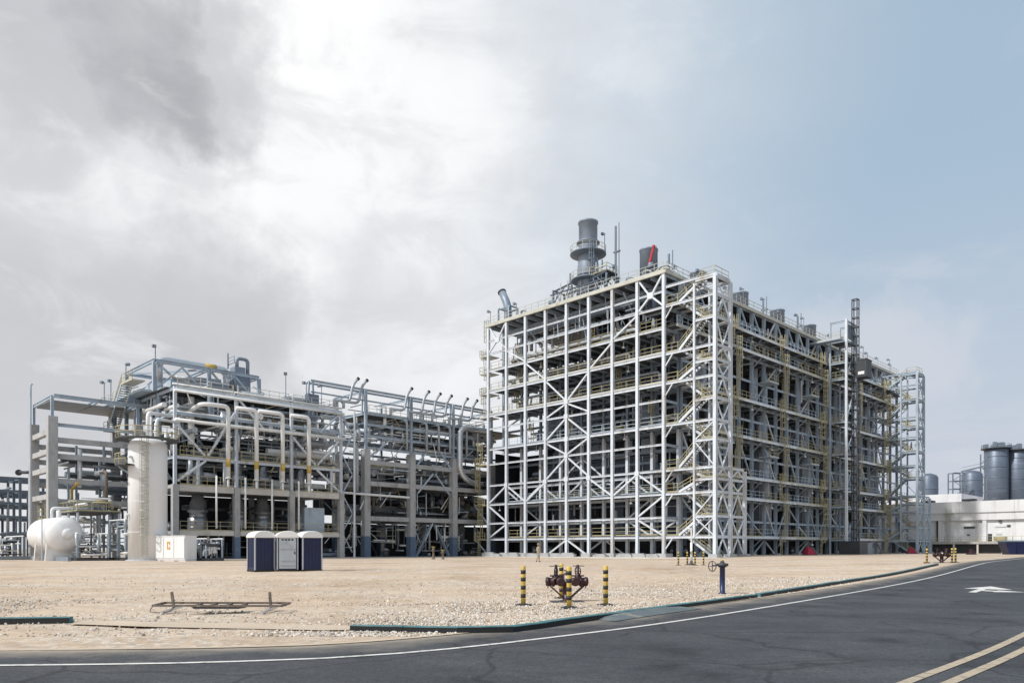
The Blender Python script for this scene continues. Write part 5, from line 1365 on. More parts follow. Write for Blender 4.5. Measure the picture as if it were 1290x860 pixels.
# ------------------------------------------------------------------ middle: pipe rack
P = Thing('pipe_rack', 'long grey pipe rack on blue footed concrete columns with gooseneck vents', 'pipe rack', (-37.5, -20.6, 0))
RA = -37.5
RBs = [-20.6, -12.4, -4.0, 4.4]
for i, b in enumerate(RBs):
    for a in (RA, -45.5):
        P.box('concrete_column', 'concrete', (a - .5, b - .5, 3.3), (a + .5, b + .5, 15.9))
        P.box('column_base', 'concrete_blue', (a - .53, b - .53, .05), (a + .53, b + .53, 3.3))
        P.mem('column', S, (a, b, 15.92), (a, b, 24.7), .36)
for i in range(3):
    b0, b1 = RBs[i] + .51, RBs[i + 1] - .51
    for z in (14.1, 11.0, 5.9):
        P.box('concrete_beam', 'concrete', (RA - .3, b0, z - .33), (RA + .3, b1, z + .33))
        P.box('concrete_beam', 'concrete', (-45.8, b0, z - .45), (-45.2, b1, z + .45))
    for z in (16.2, 17.9, 19.6, 21.2): P.mem('beam', S, (RA, b0 - .3, z), (RA, b1 + .3, z), .22, .34); P.mem('beam', S, (-45.5, b0 - .3, z), (-45.5, b1 + .3, z), .22, .34)
    P.rail((RA, b0, 21.4), (RA, b1, 21.4), 'cream_edge')
    bm2 = (b0 + b1) / 2
    P.mem('brace', S, (RA, b0 - .2, 14.6), (RA, bm2, 17.6), .2, .2, 'box') if i != 1 else None
    for s in (-1, 1):
        if i == 1:
            P.mem('brace', 'blue_steel', (RA, bm2 + s * .3, 5.3), (RA, bm2 + s * 3.3, .3), .4, .4, 'box')
            P.mem('brace', S, (RA + .35, bm2 + s * .2, 13.2), (RA + .35, bm2 + s * 3.2, 10.0), .2, .2, 'box'); P.mem('brace', S, (RA + .35, bm2 + s * 1.2, 16.8), (RA + .35, bm2 + s * 3.4, 14.2), .2, .2, 'box')
        else: P.mem('brace', 'dark_steel', (-45.5, bm2 + s * .3, 5.3), (-45.5, bm2 + s * 3.3, .3), .4, .4, 'box')
for b in RBs:
    for z in (14.1, 11.0, 5.9): P.box('concrete_beam', 'concrete', (-44.99, b - .3, z - .4), (RA - .51, b + .3, z + .4))
    for z in (17.9, 21.2, 24.4): P.mem('beam', S, (-45.3, b, z), (RA - .2, b, z), .2, .32)
P.box('deck', 'grating', (-45.5, RBs[0], 21.36), (RA - .2, RBs[3] + 8, 21.42)); P.box('deck', 'grating', (-45, RBs[0] + .6, 11.45), (RA - .4, RBs[3] + 4, 11.55)); P.box('deck', 'grating', (-45, RBs[0] + .6, 6.35), (RA - .4, RBs[3] + 4, 6.45))
P.box('deck', 'grating', (-44.9, RBs[1], 17.65), (RA - .3, RBs[3], 17.72))
# top frame for the vents
TB = [-29.3, -20.6, -12.4, -4.0, 4.4]
for b in TB:
    for s in (-.45, .45): P.mem('vent_post', S, (RA - .3, b + s, 21.3), (RA - .3, b + s * .6, 24.6), .2)
for b0, b1 in zip(TB[:-1], TB[1:]):
    P.mem('vent_rail', S, (RA - .3, b0, 24.65), (RA - .3, b1, 24.65), .24, .3); P.mem('vent_rail', S, (RA - .3, b0, 23.1), (RA - .3, b1, 23.1), .14, .2)
    P.mem('vent_rail', S, (RA - 1.4, b0, 24.5), (RA - 1.4, b1, 24.5), .2, .26)
def gooseneck(b, m='grey_pipe'):
    a = RA + .15
    P.pipe('gooseneck_vent', m, [(a, b - 3.0, 22.4), (a, b - .5, 22.4), (a, b, 24.9), (a, b + .9, 26.0)], .2, 12, .8)
    P.put('vent_mouth', MB().lathe([(.24, -.02), (.25, .28), (.2, .28)], 14).mesh('vent_mouth', 'black'), (a, b + .82, 25.85)).rotation_euler = (R(-42), 0, 0)
    P.mem('vent_stub', m, (a, b - 3.0, 21.4), (a, b - 3.0, 22.5), .42, None, 'tube')
for b in (-22.9, -21.4, -13.3, -10.0, -7.7, -5.4, -2.0, .1): gooseneck(b)
for b in (-13.6, -9.8, -7.4, -5.1, -1.6, .8): P.pipe('drop_pipe', 'grey_pipe', [(RA - 2, b - .3, 20.9), (RA + .55, b - .3, 20.9), (RA + .55, b, 20.6), (RA + .55, b, 16.4)], .2, 10, .5)
P.pipe('expansion_pipe', 'clad_metal', [(RA + .8, 3.0, 21.0), (RA + .8, -3.3, 21.0), (RA + .8, -3.3, 13.6), (RA + .8, -1.0, 12.2), (RA - .5, 2.5, 12.2)], .48, 16, 1.5)
P.pipe('expansion_pipe', 'grey_pipe', [(RA + 1.2, -24.6, 16.2), (RA + 1.2, -22.9, 16.2), (RA + 1.2, -22.9, 9.6)], .28, 12, .8)
clutter(P, (-45, -24, 12), (RA - .6, 6, 15.4), 34, rc, ('grey_pipe', 'blue_steel', 'machine_metal', 'dark_steel', 'concrete'), 'abbb', .1, .5, 4, 16)
clutter(P, (-45, -25, 16.4), (RA - .5, 6, 21.0), 105, rc, PM, 'abbbz', .06, .34, 4, 18)
clutter(P, (-45, -24, 6.8), (RA - .6, 6, 10.5), 36, rc, ('grey_pipe', 'dark_steel', 'machine_metal', 'rust_steel'), 'abbz', .1, .55, 3, 14)
clutter(P, (-44, -23, .3), (RA - .6, 6, 5.2), 44, rc, ('white_pipe', 'cream_edge', 'grey_pipe', 'machine_metal', 'dark_steel'), 'abz', .05, .26, 2, 8)
clutter(P, (-45, -24, 21.5), (RA - 1, 5, 23.6), 26, rc, PM, 'aabz', .05, .16, 1.5, 6)
for k in range(20):
    s = rc.uniform(.3, .75); P.put('drum', MB().lathe([(s * .4, 0), (s, .1), (s, s * 1.8), (s * .4, s * 2.2)], 14).mesh('drum', rc.choice(('white_pipe', 'cream_edge', 'machine_metal', 'dark_steel'))), (rc.uniform(-44, -38.3), rc.uniform(-24, 4), rc.choice((.2, .2, 6.5, 11.6))))
P.mem('header_pipe', 'white_pipe', (RA + 1.0, -27, 9.4), (RA + 1.0, -13.5, 9.2), .34, None, 'tube')
P.box('dark_backdrop', 'casing_dark', (-46.6, -24, .1), (-46.3, 14, 5.4)); P.box('dark_backdrop', 'casing_dark', (-46.6, -24, 6.6), (-46.3, 14, 10.6))  # dark sheets added behind the rack to shut out the sky
thin(P, (-44, -24, 6.6), (RA + .4, 4, 21), 130, rc, (S, S, W, 'white_pipe', 'blue_steel', 'yellow_rail'))
thin(P, (-44, -24, .3), (RA + .5, 4, 5.4), 50, rc, (W, 'cream_edge', S, 'white_pipe'))
P.box('dark_backdrop', 'casing_dark', (-46.6, -24, 11.8), (-46.3, 14, 15.6))  # upper dark sheet, added to keep the rack's inside dark
P.box('precast_panel', 'concrete', (-44.5, -19.8, 6.5), (-44.2, 3.5, 8.3))

# ------------------------------------------------------------------ far left: distant rack
T = Thing('distant_pipe_rack', 'blue grey steel pipe racks far behind at the left edge', 'pipe rack', (-92.0, 126.0, .2), GR, False)
r4 = random.Random(31)
for i in range(5):
    for j in range(3):
        h = 12.4 if i > 1 else 10.4
        T.mem('column', Bs, (i * 4.2, j * 5.0, 0), (i * 4.2, j * 5.0, h), .35)
for z in (3.5, 6.2, 8.3, 10.2, 12.2):
    for j in range(3): T.mem('beam', Bs, (0 if z < 11 else 8.4, j * 5.0, z), (16.8, j * 5.0, z), .3, .35)
    for i in range(5):
        if z < 11 or i > 1: T.mem('beam', Bs, (i * 4.2, 0, z), (i * 4.2, 10, z), .3, .35)
for k in range(40):
    z = r4.choice((3.9, 6.6, 8.7, 10.6)) ; y = r4.uniform(0, 10); x = r4.uniform(-2, 8)
    T.mem('pipe', r4.choice(('grey_pipe', 'blue_steel', 'clad_metal', 'white_pipe')), (x, y, z), (x + r4.uniform(4, 12), y, z), r4.uniform(.15, .5), None, 'tube')
for k in range(14):
    x, y = r4.uniform(0, 17), r4.uniform(0, 9); T.mem('riser_pipe', r4.choice(('grey_pipe', 'blue_steel')), (x, y, 0), (x, y, r4.uniform(5, 12)), r4.uniform(.15, .35), None, 'tube')

# ------------------------------------------------------------------ right: warehouse, silos, container
WH = Thing('warehouse', 'long pale concrete warehouse with raised dock behind the far stair tower', 'building', (12, 95, .5))
WZ = .5
wb = 95.0
def wbox(name, m, a0, a1, b0, b1, z0, z1): return WH.box(name, m, (a0, wb + b0, z0), (a1, wb + b1, z1))
wbox('wall', 'warehouse_wall', -30, 48, .6, 40, .4, 7.4)
for k in range(8):
    wbox('parapet_panel', 'warehouse_wall', -30 + k * 9.75, -30.03 + (k + 1) * 9.75, -.25, .59, 8.95, 11.3)
    wbox('fascia_panel', 'warehouse_wall', -30 + k * 9.75, -30.03 + (k + 1) * 9.75, .0, .58, 7.41, 8.94)
wbox('roof', 'warehouse_panel', -29.9, 47.9, .6, 40, 9.0, 9.4)
for k, a in enumerate((-2.5, 5.2, 13.4, 21.6, 30)):
    wbox('pilaster', 'warehouse_wall', a - .35, a + .35, .1, .59, 2.8, 7.4)
    wbox('downpipe', 'dark_steel', a - .75, a - .5, .2, .45, 2.8, 7.8) if k != 2 else None
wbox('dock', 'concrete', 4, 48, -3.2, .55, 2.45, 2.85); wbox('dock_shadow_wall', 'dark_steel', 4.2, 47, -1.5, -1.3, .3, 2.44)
for k in range(10): wbox('dock_post', 'pale_concrete', 4.2 + k * 4.3, 4.5 + k * 4.3, -3.1, -2.8, .2, 2.44)
for k in range(6): WH.rail((4 + 3.0 * k, wb - 3.1, 2.85), (7 + 3.0 * k, wb - 3.1, 2.85))
wbox('plinth_block', 'dark_steel', -4, 3.4, -2.5, .5, .3, 3.4)
wbox('door', 'door_white', 8.7, 11.6, .38, .59, 2.85, 5.6); wbox('sign', 'dark_steel', 10.2, 10.7, .33, .37, 4.2, 4.5)
wbox('louvre', 'dark_steel', 9.6, 11.6, .3, .59, 5.75, 6.1); wbox('lamp', 'dark_steel', 15.9, 16.4, .2, .59, 6.9, 7.2); wbox('sign', 'door_white', 15.2, 17.2, .45, .59, 5.9, 6.3); wbox('sign', 'dark_steel', 17.3, 17.9, .45, .59, 5.9, 6.3); wbox('sign', 'door_white', 15.4, 16.4, .45, .59, 4.4, 4.9)
wbox('dock_box', 'yellow_rail', 15.6, 17.6, -2.6, -.6, 2.86, 3.9); wbox('dock_box', 'dark_steel', 14.6, 15.2, -2.4, -1.7, 2.86, 4.5)
WH.ladder((6.9, wb - .2, 2.9), 6.2, 0, 'cream_edge'); wbox('ladder_platform', 'cream_edge', 6.2, 7.9, -.9, -.26, 8.9, 9.05)
for a in (.5, 8.5): wbox('roof_fan', 'dark_steel', a, a + 2.4, 3, 5, 11.6, 12.0); wbox('roof_fan_leg', 'dark_steel', a + .9, a + 1.4, 3.7, 4.2, 9.4, 11.6)
wbox('upper_block', 'warehouse_wall', -20, 4.5, 18, 36, 9.45, 14.2)
def silo(px, Y, r, zt, label, rings=8, name='silo', dome=True):
    x = (px - 645) / 950 * Y
    T = Thing(name, label, 'silo', (x, Y, .5), 0, False, 'blue storage silos behind the warehouse')
    T.put('shell', MB().lathe([(r, 0), (r, zt - 1.2), (r * .82, zt - .5), (r * .3, zt)], 36).mesh('shell', 'silo_blue'), (0, 0, 0))
    g = MB()
    for k in range(1, rings): g.lathe([(r + .05, zt * k / rings - .12), (r + .05, zt * k / rings + .12)], 36)
    T.put('hoop', g.mesh('hoop', 'silo_blue'))
    return T
silo(1224.5, 232, 2.85, 25.0, 'smaller blue silo left of the big silo cluster')
for px, Y, zt, lb in ((1255, 250, 34.8, 'leftmost big blue silo with crowded roof platform'), (1268, 258, 35.0, 'second big blue silo, half hidden behind the leftmost'), (1282, 250, 34.2, 'big blue silo cut off by the right picture edge')):
    T = silo(px, Y, 3.5, zt, lb, 10)
    T.put('roof_platform', MB().lathe([(4.4, 0), (4.4, .3)], 24).mesh('roof_platform', 'dark_steel'), (0, 0, zt - .9))
    g = MB()
    for h in (.6, 1.2): g.ring((0, 0, h), 4.3, .05, 'Z', 24)
    for k in range(16): an = 2 * math.pi * k / 16; g.cbox((4.3 * math.cos(an), 4.3 * math.sin(an), .6), (.09, .09, 1.2))
    for k in range(9): g.cbox((r4.uniform(-2.8, 2.8), r4.uniform(-2.8, 2.8), .9), (r4.uniform(.5, 1.3), r4.uniform(.5, 1.3), r4.uniform(1, 2.4)))
    T.put('roof_equipment', g.mesh('roof_equipment', 'blue_steel'), (0, 0, zt - .6))
silo(1170, 205, 2.3, 21.4, 'blue tank rising behind the far stair tower', 5, 'storage_tank')
T = Thing('silo_stair', 'slim open steel stair frame left of the smaller silo', 'stair tower', ((1205 - 645) / 950 * 228, 228, .5), 0, False)
for x in (-1.8, 1.8):
    for y in (-1.2, 1.2): T.mem('column', Bs, (x, y, 0), (x, y, 23.8), .28)
for k in range(10):
    z = 2.4 * (k + 1) - .2
    for y in (-1.2, 1.2): T.mem('beam', Bs, (-1.7, y, z), (1.7, y, z), .2, .25)
    T.mem('brace', Bs, (-1.7 if k % 2 else 1.7, -1.2, z - 2.2), (1.7 if k % 2 else -1.7, -1.2, z), .16, .16, 'box')
T = Thing('silo_bridge', 'thin conveyor bridge and riser frame between the silos', 'conveyor', ((1239 - 645) / 950 * 240, 240, .5), 0, False)
for x in (-.9, .9): T.mem('column', Bs, (x, 0, 0), (x, 0, 31), .3)
for k in range(12): T.mem('brace', Bs, (-.9 if k % 2 else .9, 0, 2.5 * k + .2), (.9 if k % 2 else -.9, 0, 2.5 * k + 2.5), .2, .2, 'box')
T.mem('bridge', Bs, (-7, 0, 25.5), (0, 0, 27.2), .5, .5, 'box'); T.mem('bridge_rail', Bs, (-7, 0, 26.7), (0, 0, 28.3), .12, .12, 'box')

T = Thing('skip_container', 'navy blue steel skip container at the right picture edge', 'container', (87.5, 125, .53), R(-8), False)
b = MB(); b.add([(-5.2, -1.2, 0), (5.2, -1.2, 0), (5.2, 1.2, 0), (-5.2, 1.2, 0), (-5.9, -1.3, 2.1), (5.9, -1.3, 2.1), (5.9, 1.3, 2.1), (-5.9, 1.3, 2.1)], [(3, 2, 1, 0), (4, 5, 6, 7), (0, 1, 5, 4), (1, 2, 6, 5), (2, 3, 7, 6), (3, 0, 4, 7)])
T.put('body', b.mesh('body', 'navy_plastic')); b = MB(); b.box((-5.95, -1.4, 2.1), (5.95, 1.4, 2.35)); T.put('cover', b.mesh('cover', 'blue_steel'))
for x in (-4, -2, 0, 2, 4): T.put('rib', MB().box((x - .1, -1.42, .1), (x + .1, -1.2, 2.1)).mesh('rib', 'navy_plastic'))

# ------------------------------------------------------------------ yard things
def gp(px, py, z=None):                # where a pixel's ray meets the yard
    Y = 20.0
    for _ in range(30):
        X = (px - 645) / 950 * Y; Y = (CAMZ - zg(X, Y)) * 950 / (py - 691)
    return Vector(((px - 645) / 950 * Y, Y, zg((px - 645) / 950 * Y, Y)))
def toilet(x, y, rz, door, label):
    T = Thing('portable_toilet', label, 'portable toilet', (x, y, zg(x, y)), rz, False, 'portable toilets in a row on the sand')
    w = .56
    b = MB(); b.box((-w, -w, .12), (w, w, 2.02)); T.put('body', b.mesh('body', 'navy_plastic'))
    T.put('skid', MB().box((-w - .03, -w - .03, 0), (w + .03, w + .03, .12)).mesh('skid', 'black'))
    for sx in (-1, 1):
        for sy in (-1, 1): T.put('corner_post', MB().box((sx * w - .035, sy * w - .035, .1), (sx * w + .035, sy * w + .035, 2.05)).mesh('corner_post', 'grey_plastic'))
    for k in range(5):
        T.put('rib', MB().box((-w - .015, -w + .15 + k * .2, .25), (-w, -w + .19 + k * .2, 1.9)).mesh('rib', 'navy_plastic'))
        if not door: T.put('rib', MB().box((-w + .15 + k * .2, -w - .015, .25), (-w + .19 + k * .2, -w, 1.9)).mesh('rib', 'navy_plastic'))
    r = MB(); n = 12
    rows = []
    for k in range(n + 1):
        t = -1 + 2 * k / n; z = 2.03 + .30 * (1 - t * t) ** .6 if abs(t) < 1 else 2.03
        rows.append((t * (w + .07), z))
    v = [(x_, -w - .07, z) for x_, z in rows] + [(x_, w + .07, z) for x_, z in rows] + [(-w - .07, -w - .07, 1.93), (w + .07, -w - .07, 1.93), (w + .07, w + .07, 1.93), (-w - .07, w + .07, 1.93)]
    m = n + 1
    f = [(i, i + 1, m + i + 1, m + i) for i in range(n)] + [tuple([2 * m] + [2 * m + 1] + list(range(n, -1, -1))), tuple([2 * m + 2, 2 * m + 3] + list(range(m, 2 * m))), (2 * m, 0, m, 2 * m + 3), (2 * m + 1, 2 * m + 2, 2 * m - 1, n), (2 * m + 3, 2 * m + 2, 2 * m + 1, 2 * m)]
    r.add(v, f); o = T.put('roof', r.mesh('roof', 'white_plastic'))
    bv = o.modifiers.new('bevel', 'BEVEL'); bv.width = .03; bv.segments = 2
    if door:
        d = T.put('door', MB().box((-.47, -w - .05, .16), (.47, -w - .001, 1.96)).mesh('door', 'grey_plastic'))
        for k in range(4): link('vent', MB().box((-.34 + k * .18, -w - .056, 1.78), (-.22 + k * .18, -w - .049, 1.86)).mesh('vent', 'black'), d)
        for z in (.35, .62, 1.3): link('door_rib', MB().box((-.42, -w - .07, z), (.42, -w - .05, z + .03)).mesh('door_rib', 'grey_plastic'), d)
        link('latch', MB().box((.36, -w - .09, 1.0), (.42, -w - .05, 1.14)).mesh('latch', 'dark_steel'), d)
toilet(-14.45, 43.4, R(40), False, 'leftmost portable toilet, navy blue with a white domed roof')
toilet(-13.12, 43.9, R(22), True, 'middle portable toilet with a pale grey door between two navy ones')
toilet(-11.92, 44.3, R(34), False, 'rightmost portable toilet, plain navy sides and white domed roof')

BOL = {}
def bollard(x, y, label, group, s=1.0):
    T = Thing('bollard', label, 'bollard', (x, y, zg(x, y)), rnd.uniform(-.1, .1), False, group)
    if not BOL:
        r = .062
        BOL['post'] = MB().lathe([(r, 0), (r, 1.0), (r * .8, 1.02)], 18).mesh('post', 'bollard_yellow')
        BOL['band'] = MB().lathe([(r + .004, 0), (r + .004, .1)], 18).mesh('band', 'bollard_black')
        BOL['base'] = MB().box((-.2, -.14, 0), (.2, .14, .03)).box((-.12, -.09, .03), (.12, .09, .05)).mesh('base_plate', 'dark_steel')
    T.put('post', BOL['post']); T.put('base_plate', BOL['base'])
    for z in (.20, .41, .62, .81): T.put('band', BOL['band'], (0, 0, z))
def hydrant(x, y, rz, label):
    z = zg(x, y)
    T = Thing('fire_hydrant', label, 'fire hydrant', (x, y, z), rz, False, 'maroon fire hydrant manifolds with hand wheels')
    T.put('barrel', MB().lathe([(.19, 0), (.19, .05), (.12, .06), (.12, .5), (.17, .52), (.17, .56), (.14, .58), (.14, .74), (.06, .8)], 20).mesh('barrel', 'maroon'))
    T.put('base_slab', MB().box((-.45, -.3, -.02), (.45, .3, .03)).mesh('base_slab', 'dark_steel'))
    T.put('manifold', MB().lathe([(.10, -.46), (.10, .46)], 16, axis='X').mesh('manifold', 'maroon'), (0, 0, .56))
    for s in (-1, 1):
        o = T.put('outlet', MB().lathe([(.11, 0), (.14, .02), (.14, .07), (.11, .08), (.11, .16), (.13, .17), (.12, .24), (.05, .26)], 16, axis='X').mesh('outlet', 'maroon'), (s * .33, 0, .56))
        if s < 0: o.scale = (-1, 1, 1)
        for yy in (-.16,):
            T.put('front_outlet', MB().lathe([(.09, -.22), (.12, -.2), (.12, -.1), (.09, 0)], 14, axis='Y').mesh('front_outlet', 'maroon'), (s * .2, -.05, .56))
        T.put('valve_body', MB().lathe([(.1, 0), (.13, .02), (.13, .06), (.09, .08), (.06, .16), (.035, .2), (.035, .42)], 14).mesh('valve_body', 'maroon'), (s * .30, 0, .60))
        T.put('hand_wheel', MB().ring((0, 0, 0), .13, .018, 'X', 20).bar((0, -.13, 0), (0, .13, 0), .02).bar((0, 0, -.13), (0, 0, .13), .02).mesh('hand_wheel', 'maroon'), (s * .30, 0, .84)).rotation_euler = (0, 0, R(25 * s))
        T.put('wrench_bar', MB().bar((-.16, 0, 0), (.16, 0, 0), .022).mesh('wrench_bar', 'dark_steel'), (s * .32, 0, .985))
        for yy in (-.07, .07): T.put('strut', MB().bar((s * .5, yy, .48), (s * .12, yy, .14), .035).mesh('strut', 'maroon'))
        T.put('drain_cock', MB().bar((s * .52, 0, .5), (s * .52, 0, .38), .025).mesh('drain_cock', 'maroon'))
        T.put('flange_bar', MB().box((s * .3 - .17, -.05, .70), (s * .3 + .17, .05, .735)).mesh('flange_bar', 'maroon'))
    T.put('gauge', MB().lathe([(.045, -.02), (.045, .02)], 14, axis='Y').mesh('gauge', 'lamp_white'), (-.03, -.16, .68))
    T.put('name_plate', MB().box((-.09, -.155, .55), (-.02, -.145, .6)).mesh('name_plate', 'clad_metal'))
    T.put('cap_handle', MB().bar((0, 0, .8), (0, 0, .87), .05).bar((-.08, 0, .86), (.08, 0, .86), .03).mesh('cap_handle', 'maroon'))
hydrant(1.50, 20.6, R(4), 'maroon fire hydrant manifold with two hand wheels in the near gravel')
gb = 'yellow and black striped bollards guarding hydrants'
bollard(.29, 19.4, 'striped bollard standing left of the near hydrant', gb); bollard(2.41, 19.4, 'striped bollard standing right of the near hydrant', gb)
bollard(1.40, 18.5, 'striped bollard directly in front of the near hydrant', gb); bollard(1.44, 22.0, 'striped bollard partly hidden behind the near hydrant', gb)
hx, hy = 30.2, 53.0
hydrant(hx, hy, R(-6), 'far maroon fire hydrant by the road at the right')
for s_, dx_, dy_, lb in ((1, -1.15, -.2, 'striped bollard left of the far hydrant by the road'), (1, -.55, .9, 'striped bollard behind the far hydrant by the road'), (1, .55, -.3, 'striped bollard close right of the far hydrant by the road'), (1, 1.15, .3, 'rightmost striped bollard at the far hydrant by the road')): bollard(hx + dx_, hy + dy_, lb, gb)
for px, dy_, lb in ((854.6, 0, 'leftmost striped bollard at the white standpipe'), (865.8, .6, 'striped bollard just left of the white standpipe'), (875.6, -.5, 'striped bollard just right of the white standpipe'), (886.3, .2, 'rightmost striped bollard at the white standpipe')):
    Y = 58 + dy_; bollard((px - 645) / 950 * Y, Y, lb, gb)
x, y = (871 - 645) / 950 * 58.2, 58.2
T = Thing('standpipe', 'white standpipe with hooked top between small striped bollards', 'standpipe', (x, y, zg(x, y)), 0, False)
T.put('riser', MB().tube([(0, 0, 0), (0, 0, 2.75), (-.28, 0, 2.85)], .055, 10, .16).mesh('riser', 'white_plastic'))
T.put('sleeve', MB().lathe([(.09, .3), (.09, 1.75)], 14).mesh('sleeve', 'white_plastic')); T.put('foot', MB().lathe([(.22, 0), (.22, .12), (.1, .16), (.1, .34)], 14).mesh('foot', 'dark_steel'))
T.put('valve', MB().ring((0, -.1, .95), .1, .02, 'Y', 14).mesh('valve', 'dark_steel'))
# blue valve post with handwheel
p = gp(910, 748)
T = Thing('valve_post', 'dark blue indicator valve post with black hand wheel beside the road', 'valve post', tuple(p), R(12), False)
T.put('post', MB().lathe([(.14, 0), (.14, .03), (.085, .05), (.085, .86), (.13, .87), (.13, .9)], 20).mesh('post', 'post_blue'))
T.put('head', MB().lathe([(.17, .9), (.19, .92), (.19, .98), (.08, 1.0), (.06, 1.06)], 20).mesh('head', 'dark_steel')); T.put('cap', MB().lathe([(.035, 1.06), (.035, 1.12)], 12).mesh('cap', 'bollard_yellow'))
T.put('wheel_shaft', MB().bar((0, 0, .93), (-.34, 0, .93), .03).mesh('wheel_shaft', 'dark_steel'))
T.put('hand_wheel', MB().ring((0, 0, 0), .16, .015, 'X', 22).bar((0, -.16, 0), (0, .16, 0), .02).bar((0, 0, -.16), (0, 0, .16), .02).mesh('hand_wheel', 'dark_steel'), (-.35, 0, .90)).rotation_euler = (0, 0, R(20))
# small valve stems by the pipe rack
for px, h, lb in ((546, 1.5, 'rusty valve stem rising from the ground before the pipe rack'), (558, 1.1, 'shorter yellowish valve stem before the pipe rack')):
    Y = 92; x = (px - 645) / 950 * Y
    T = Thing('ground_valve', lb, 'valve', (x, Y, zg(x, Y)), 0, False, 'valve stems before the pipe rack')
    T.put('stem', MB().lathe([(.25, 0), (.16, .1), (.12, h * .6), (.2, h * .65), (.2, h * .8), (.06, h)], 12).mesh('stem', 'rust_steel')); T.put('hand_wheel', MB().ring((0, 0, h), .22, .03, 'Z', 14).mesh('hand_wheel', 'yellow_band'))
# steel stand lying on the sand
p = gp(278, 771)
T = Thing('steel_stand', 'low rusty steel frame lying on the sand near the road', 'frame', tuple(p), R(-1.5), False)
L = 1.46
for yy, zz in ((-.22, .17), (.28, .20)): T.put('long_rail', MB().bar((-L, yy, zz), (L, yy, zz), .045).mesh('long_rail', 'rust_steel'))
for x in (-L, L): T.put('end_bar', MB().bar((x, -.22, .17), (x + .04, .28, .2), .05).mesh('end_bar', 'rust_steel'))
for x, lean in ((-1.13, -.07), (1.12, -.04)):
    T.put('upright', MB().bar((x, .1, .1), (x + lean, .14, .46), .05).mesh('upright', 'rust_steel')); T.put('foot', MB().bar((x - .03, -.42, .02), (x + .05, .4, .12), .06).mesh('foot', 'clad_metal'))
for x in (-.55, -.2, .15, .5): T.put('cross_bar', MB().bar((x, -.22, .15), (x, .28, .18), .05).mesh('cross_bar', 'rust_steel'))
T.put('mesh_panel', MB().box((-.55, -.2, .10), (.5, .26, .14)).mesh('mesh_panel', 'dark_steel')); T.put('wire', MB().tube([(-L, -.2, .17), (-L - .05, -.3, .03), (-L + .4, -.34, .02), (-L + .5, -.2, .15)], .012, 6, .1).mesh('wire', 'rust_steel'))

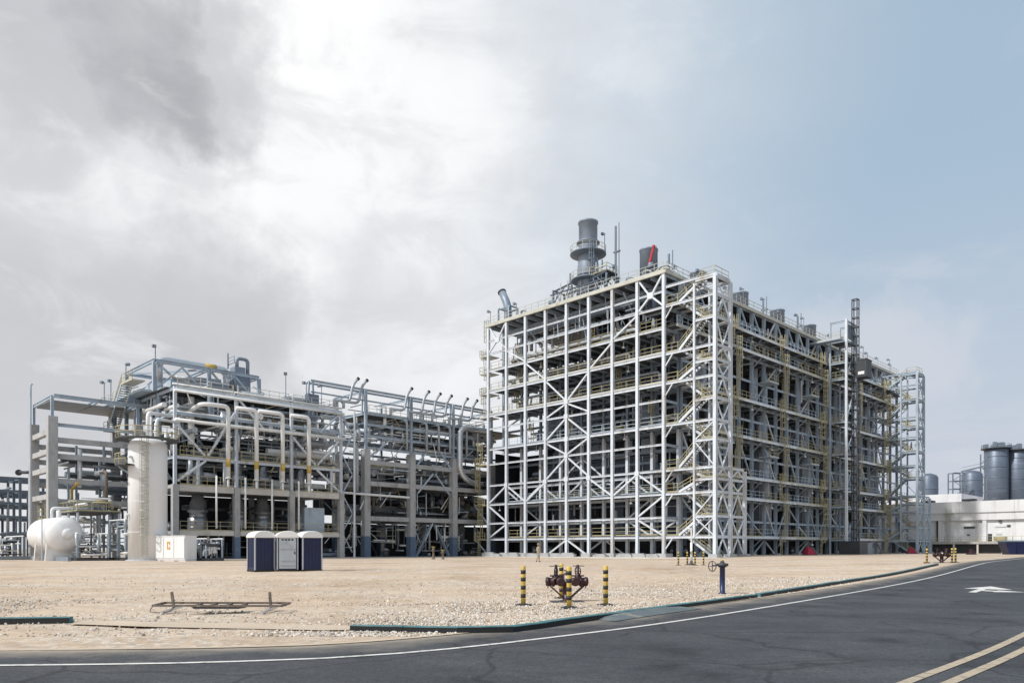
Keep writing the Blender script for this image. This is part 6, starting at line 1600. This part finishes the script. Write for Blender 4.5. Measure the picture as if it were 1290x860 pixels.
# ------------------------------------------------------------------ people
def person_mesh(cloth, stride=1.0):
    J = {'pelvis': (0, 0, .95, .145), 'waist': (0, 0, 1.10, .13), 'chest': (0, .01, 1.30, .155), 'neck0': (0, .01, 1.46, .07), 'neck': (0, .0, 1.52, .055), 'head0': (0, -.015, 1.60, .085), 'head': (0, -.02, 1.68, .09), 'crown': (0, -.01, 1.75, .06),
         'hipL': (.09, 0, .90, .10), 'kneeL': (.10, -.14 * stride, .50, .072), 'ankL': (.10, -.12 * stride, .10, .05), 'toeL': (.10, -.30 * stride, .05, .04),
         'hipR': (-.09, 0, .90, .10), 'kneeR': (-.10, .04 * stride, .50, .072), 'ankR': (-.10, .26 * stride, .14, .05), 'toeR': (-.10, .12 * stride, .04, .04),
         'shL': (.19, .01, 1.42, .07), 'elL': (.25, .07, 1.14, .05), 'wrL': (.25, -.02, .92, .038), 'haL': (.25, -.05, .82, .035),
         'shR': (-.19, .01, 1.42, .07), 'elR': (-.25, -.03, 1.14, .05), 'wrR': (-.24, -.14, .95, .038), 'haR': (-.24, -.18, .86, .035)}
    E_ = [('pelvis', 'waist'), ('waist', 'chest'), ('chest', 'neck0'), ('neck0', 'neck'), ('neck', 'head0'), ('head0', 'head'), ('head', 'crown'), ('pelvis', 'hipL'), ('hipL', 'kneeL'), ('kneeL', 'ankL'), ('ankL', 'toeL'), ('pelvis', 'hipR'), ('hipR', 'kneeR'), ('kneeR', 'ankR'), ('ankR', 'toeR'),
          ('chest', 'shL'), ('shL', 'elL'), ('elL', 'wrL'), ('wrL', 'haL'), ('chest', 'shR'), ('shR', 'elR'), ('elR', 'wrR'), ('wrR', 'haR')]
    names = list(J)
    me = bpy.data.meshes.new('body'); me.from_pydata([J[n][:3] for n in names], [(names.index(a), names.index(b)) for a, b in E_], [])
    o = bpy.data.objects.new('tmp', me); COL.objects.link(o)
    o.modifiers.new('skin', 'SKIN')
    sv = me.skin_vertices[0].data
    for i, n in enumerate(names): sv[i].radius = (J[n][3], J[n][3]); sv[i].use_root = (n == 'pelvis')
    ss = o.modifiers.new('sub', 'SUBSURF'); ss.levels = 2
    dg = bpy.context.evaluated_depsgraph_get()
    m2 = bpy.data.meshes.new_from_object(o.evaluated_get(dg)); bpy.data.objects.remove(o)
    m2.name = 'body'
    m2.materials.clear()
    for k in (cloth, 'skin', 'boot'): m2.materials.append(MATS[k])
    for p in m2.polygons:
        c = p.center; p.use_smooth = True
        p.material_index = 1 if c.z > 1.50 or (abs(c.x) > .2 and c.z < .93 and c.z > .7) else (2 if c.z < .15 else 0)
    return m2
def person(x, y, z, rz, label, cloth, group=None, cap='khaki'):
    T = Thing('person', label, 'person', (x, y, z), rz, False, group)
    b = T.put('body', person_mesh(cloth))
    T.put('cap', MB().lathe([(.115, 1.685), (.118, 1.73), (.095, 1.79), (.03, 1.815)], 16).box((-.075, -.22, 1.69), (.075, -.08, 1.71)).mesh('cap', cap), (0, -.015, 0))
    n = MB().box((-.018, -.125, 1.63), (.018, -.095, 1.675)); T.put('nose', n.mesh('nose', 'skin'))
    for s in (-1, 1): T.put('ear', MB().lathe([(.01, -.015), (.03, 0), (.01, .015)], 8, axis='X').mesh('ear', 'skin'), (s * .095, -.01, 1.65))
    T.put('belt', MB().lathe([(.135, 1.0), (.137, 1.03)], 16).mesh('belt', 'boot'))
Y = 71.5; x = (678 - 645) / 950 * Y
person(x, Y, zg(x, Y) - .01, R(110), 'person in khaki work clothes and cap walking across the sandy yard', 'khaki')
q1, q2 = G(6.0, 74.6), G(6.9, 74.9)
person(q1.x, q1.y, 20.25, R(40), 'person in dark clothes on the far stair tower landing, left one', 'dark_cloth', 'people on the far stair tower', 'dark_cloth'); person(q2.x, q2.y, 20.25, R(-60), 'person in dark clothes on the far stair tower landing, right one', 'dark_cloth', 'people on the far stair tower', 'dark_cloth')
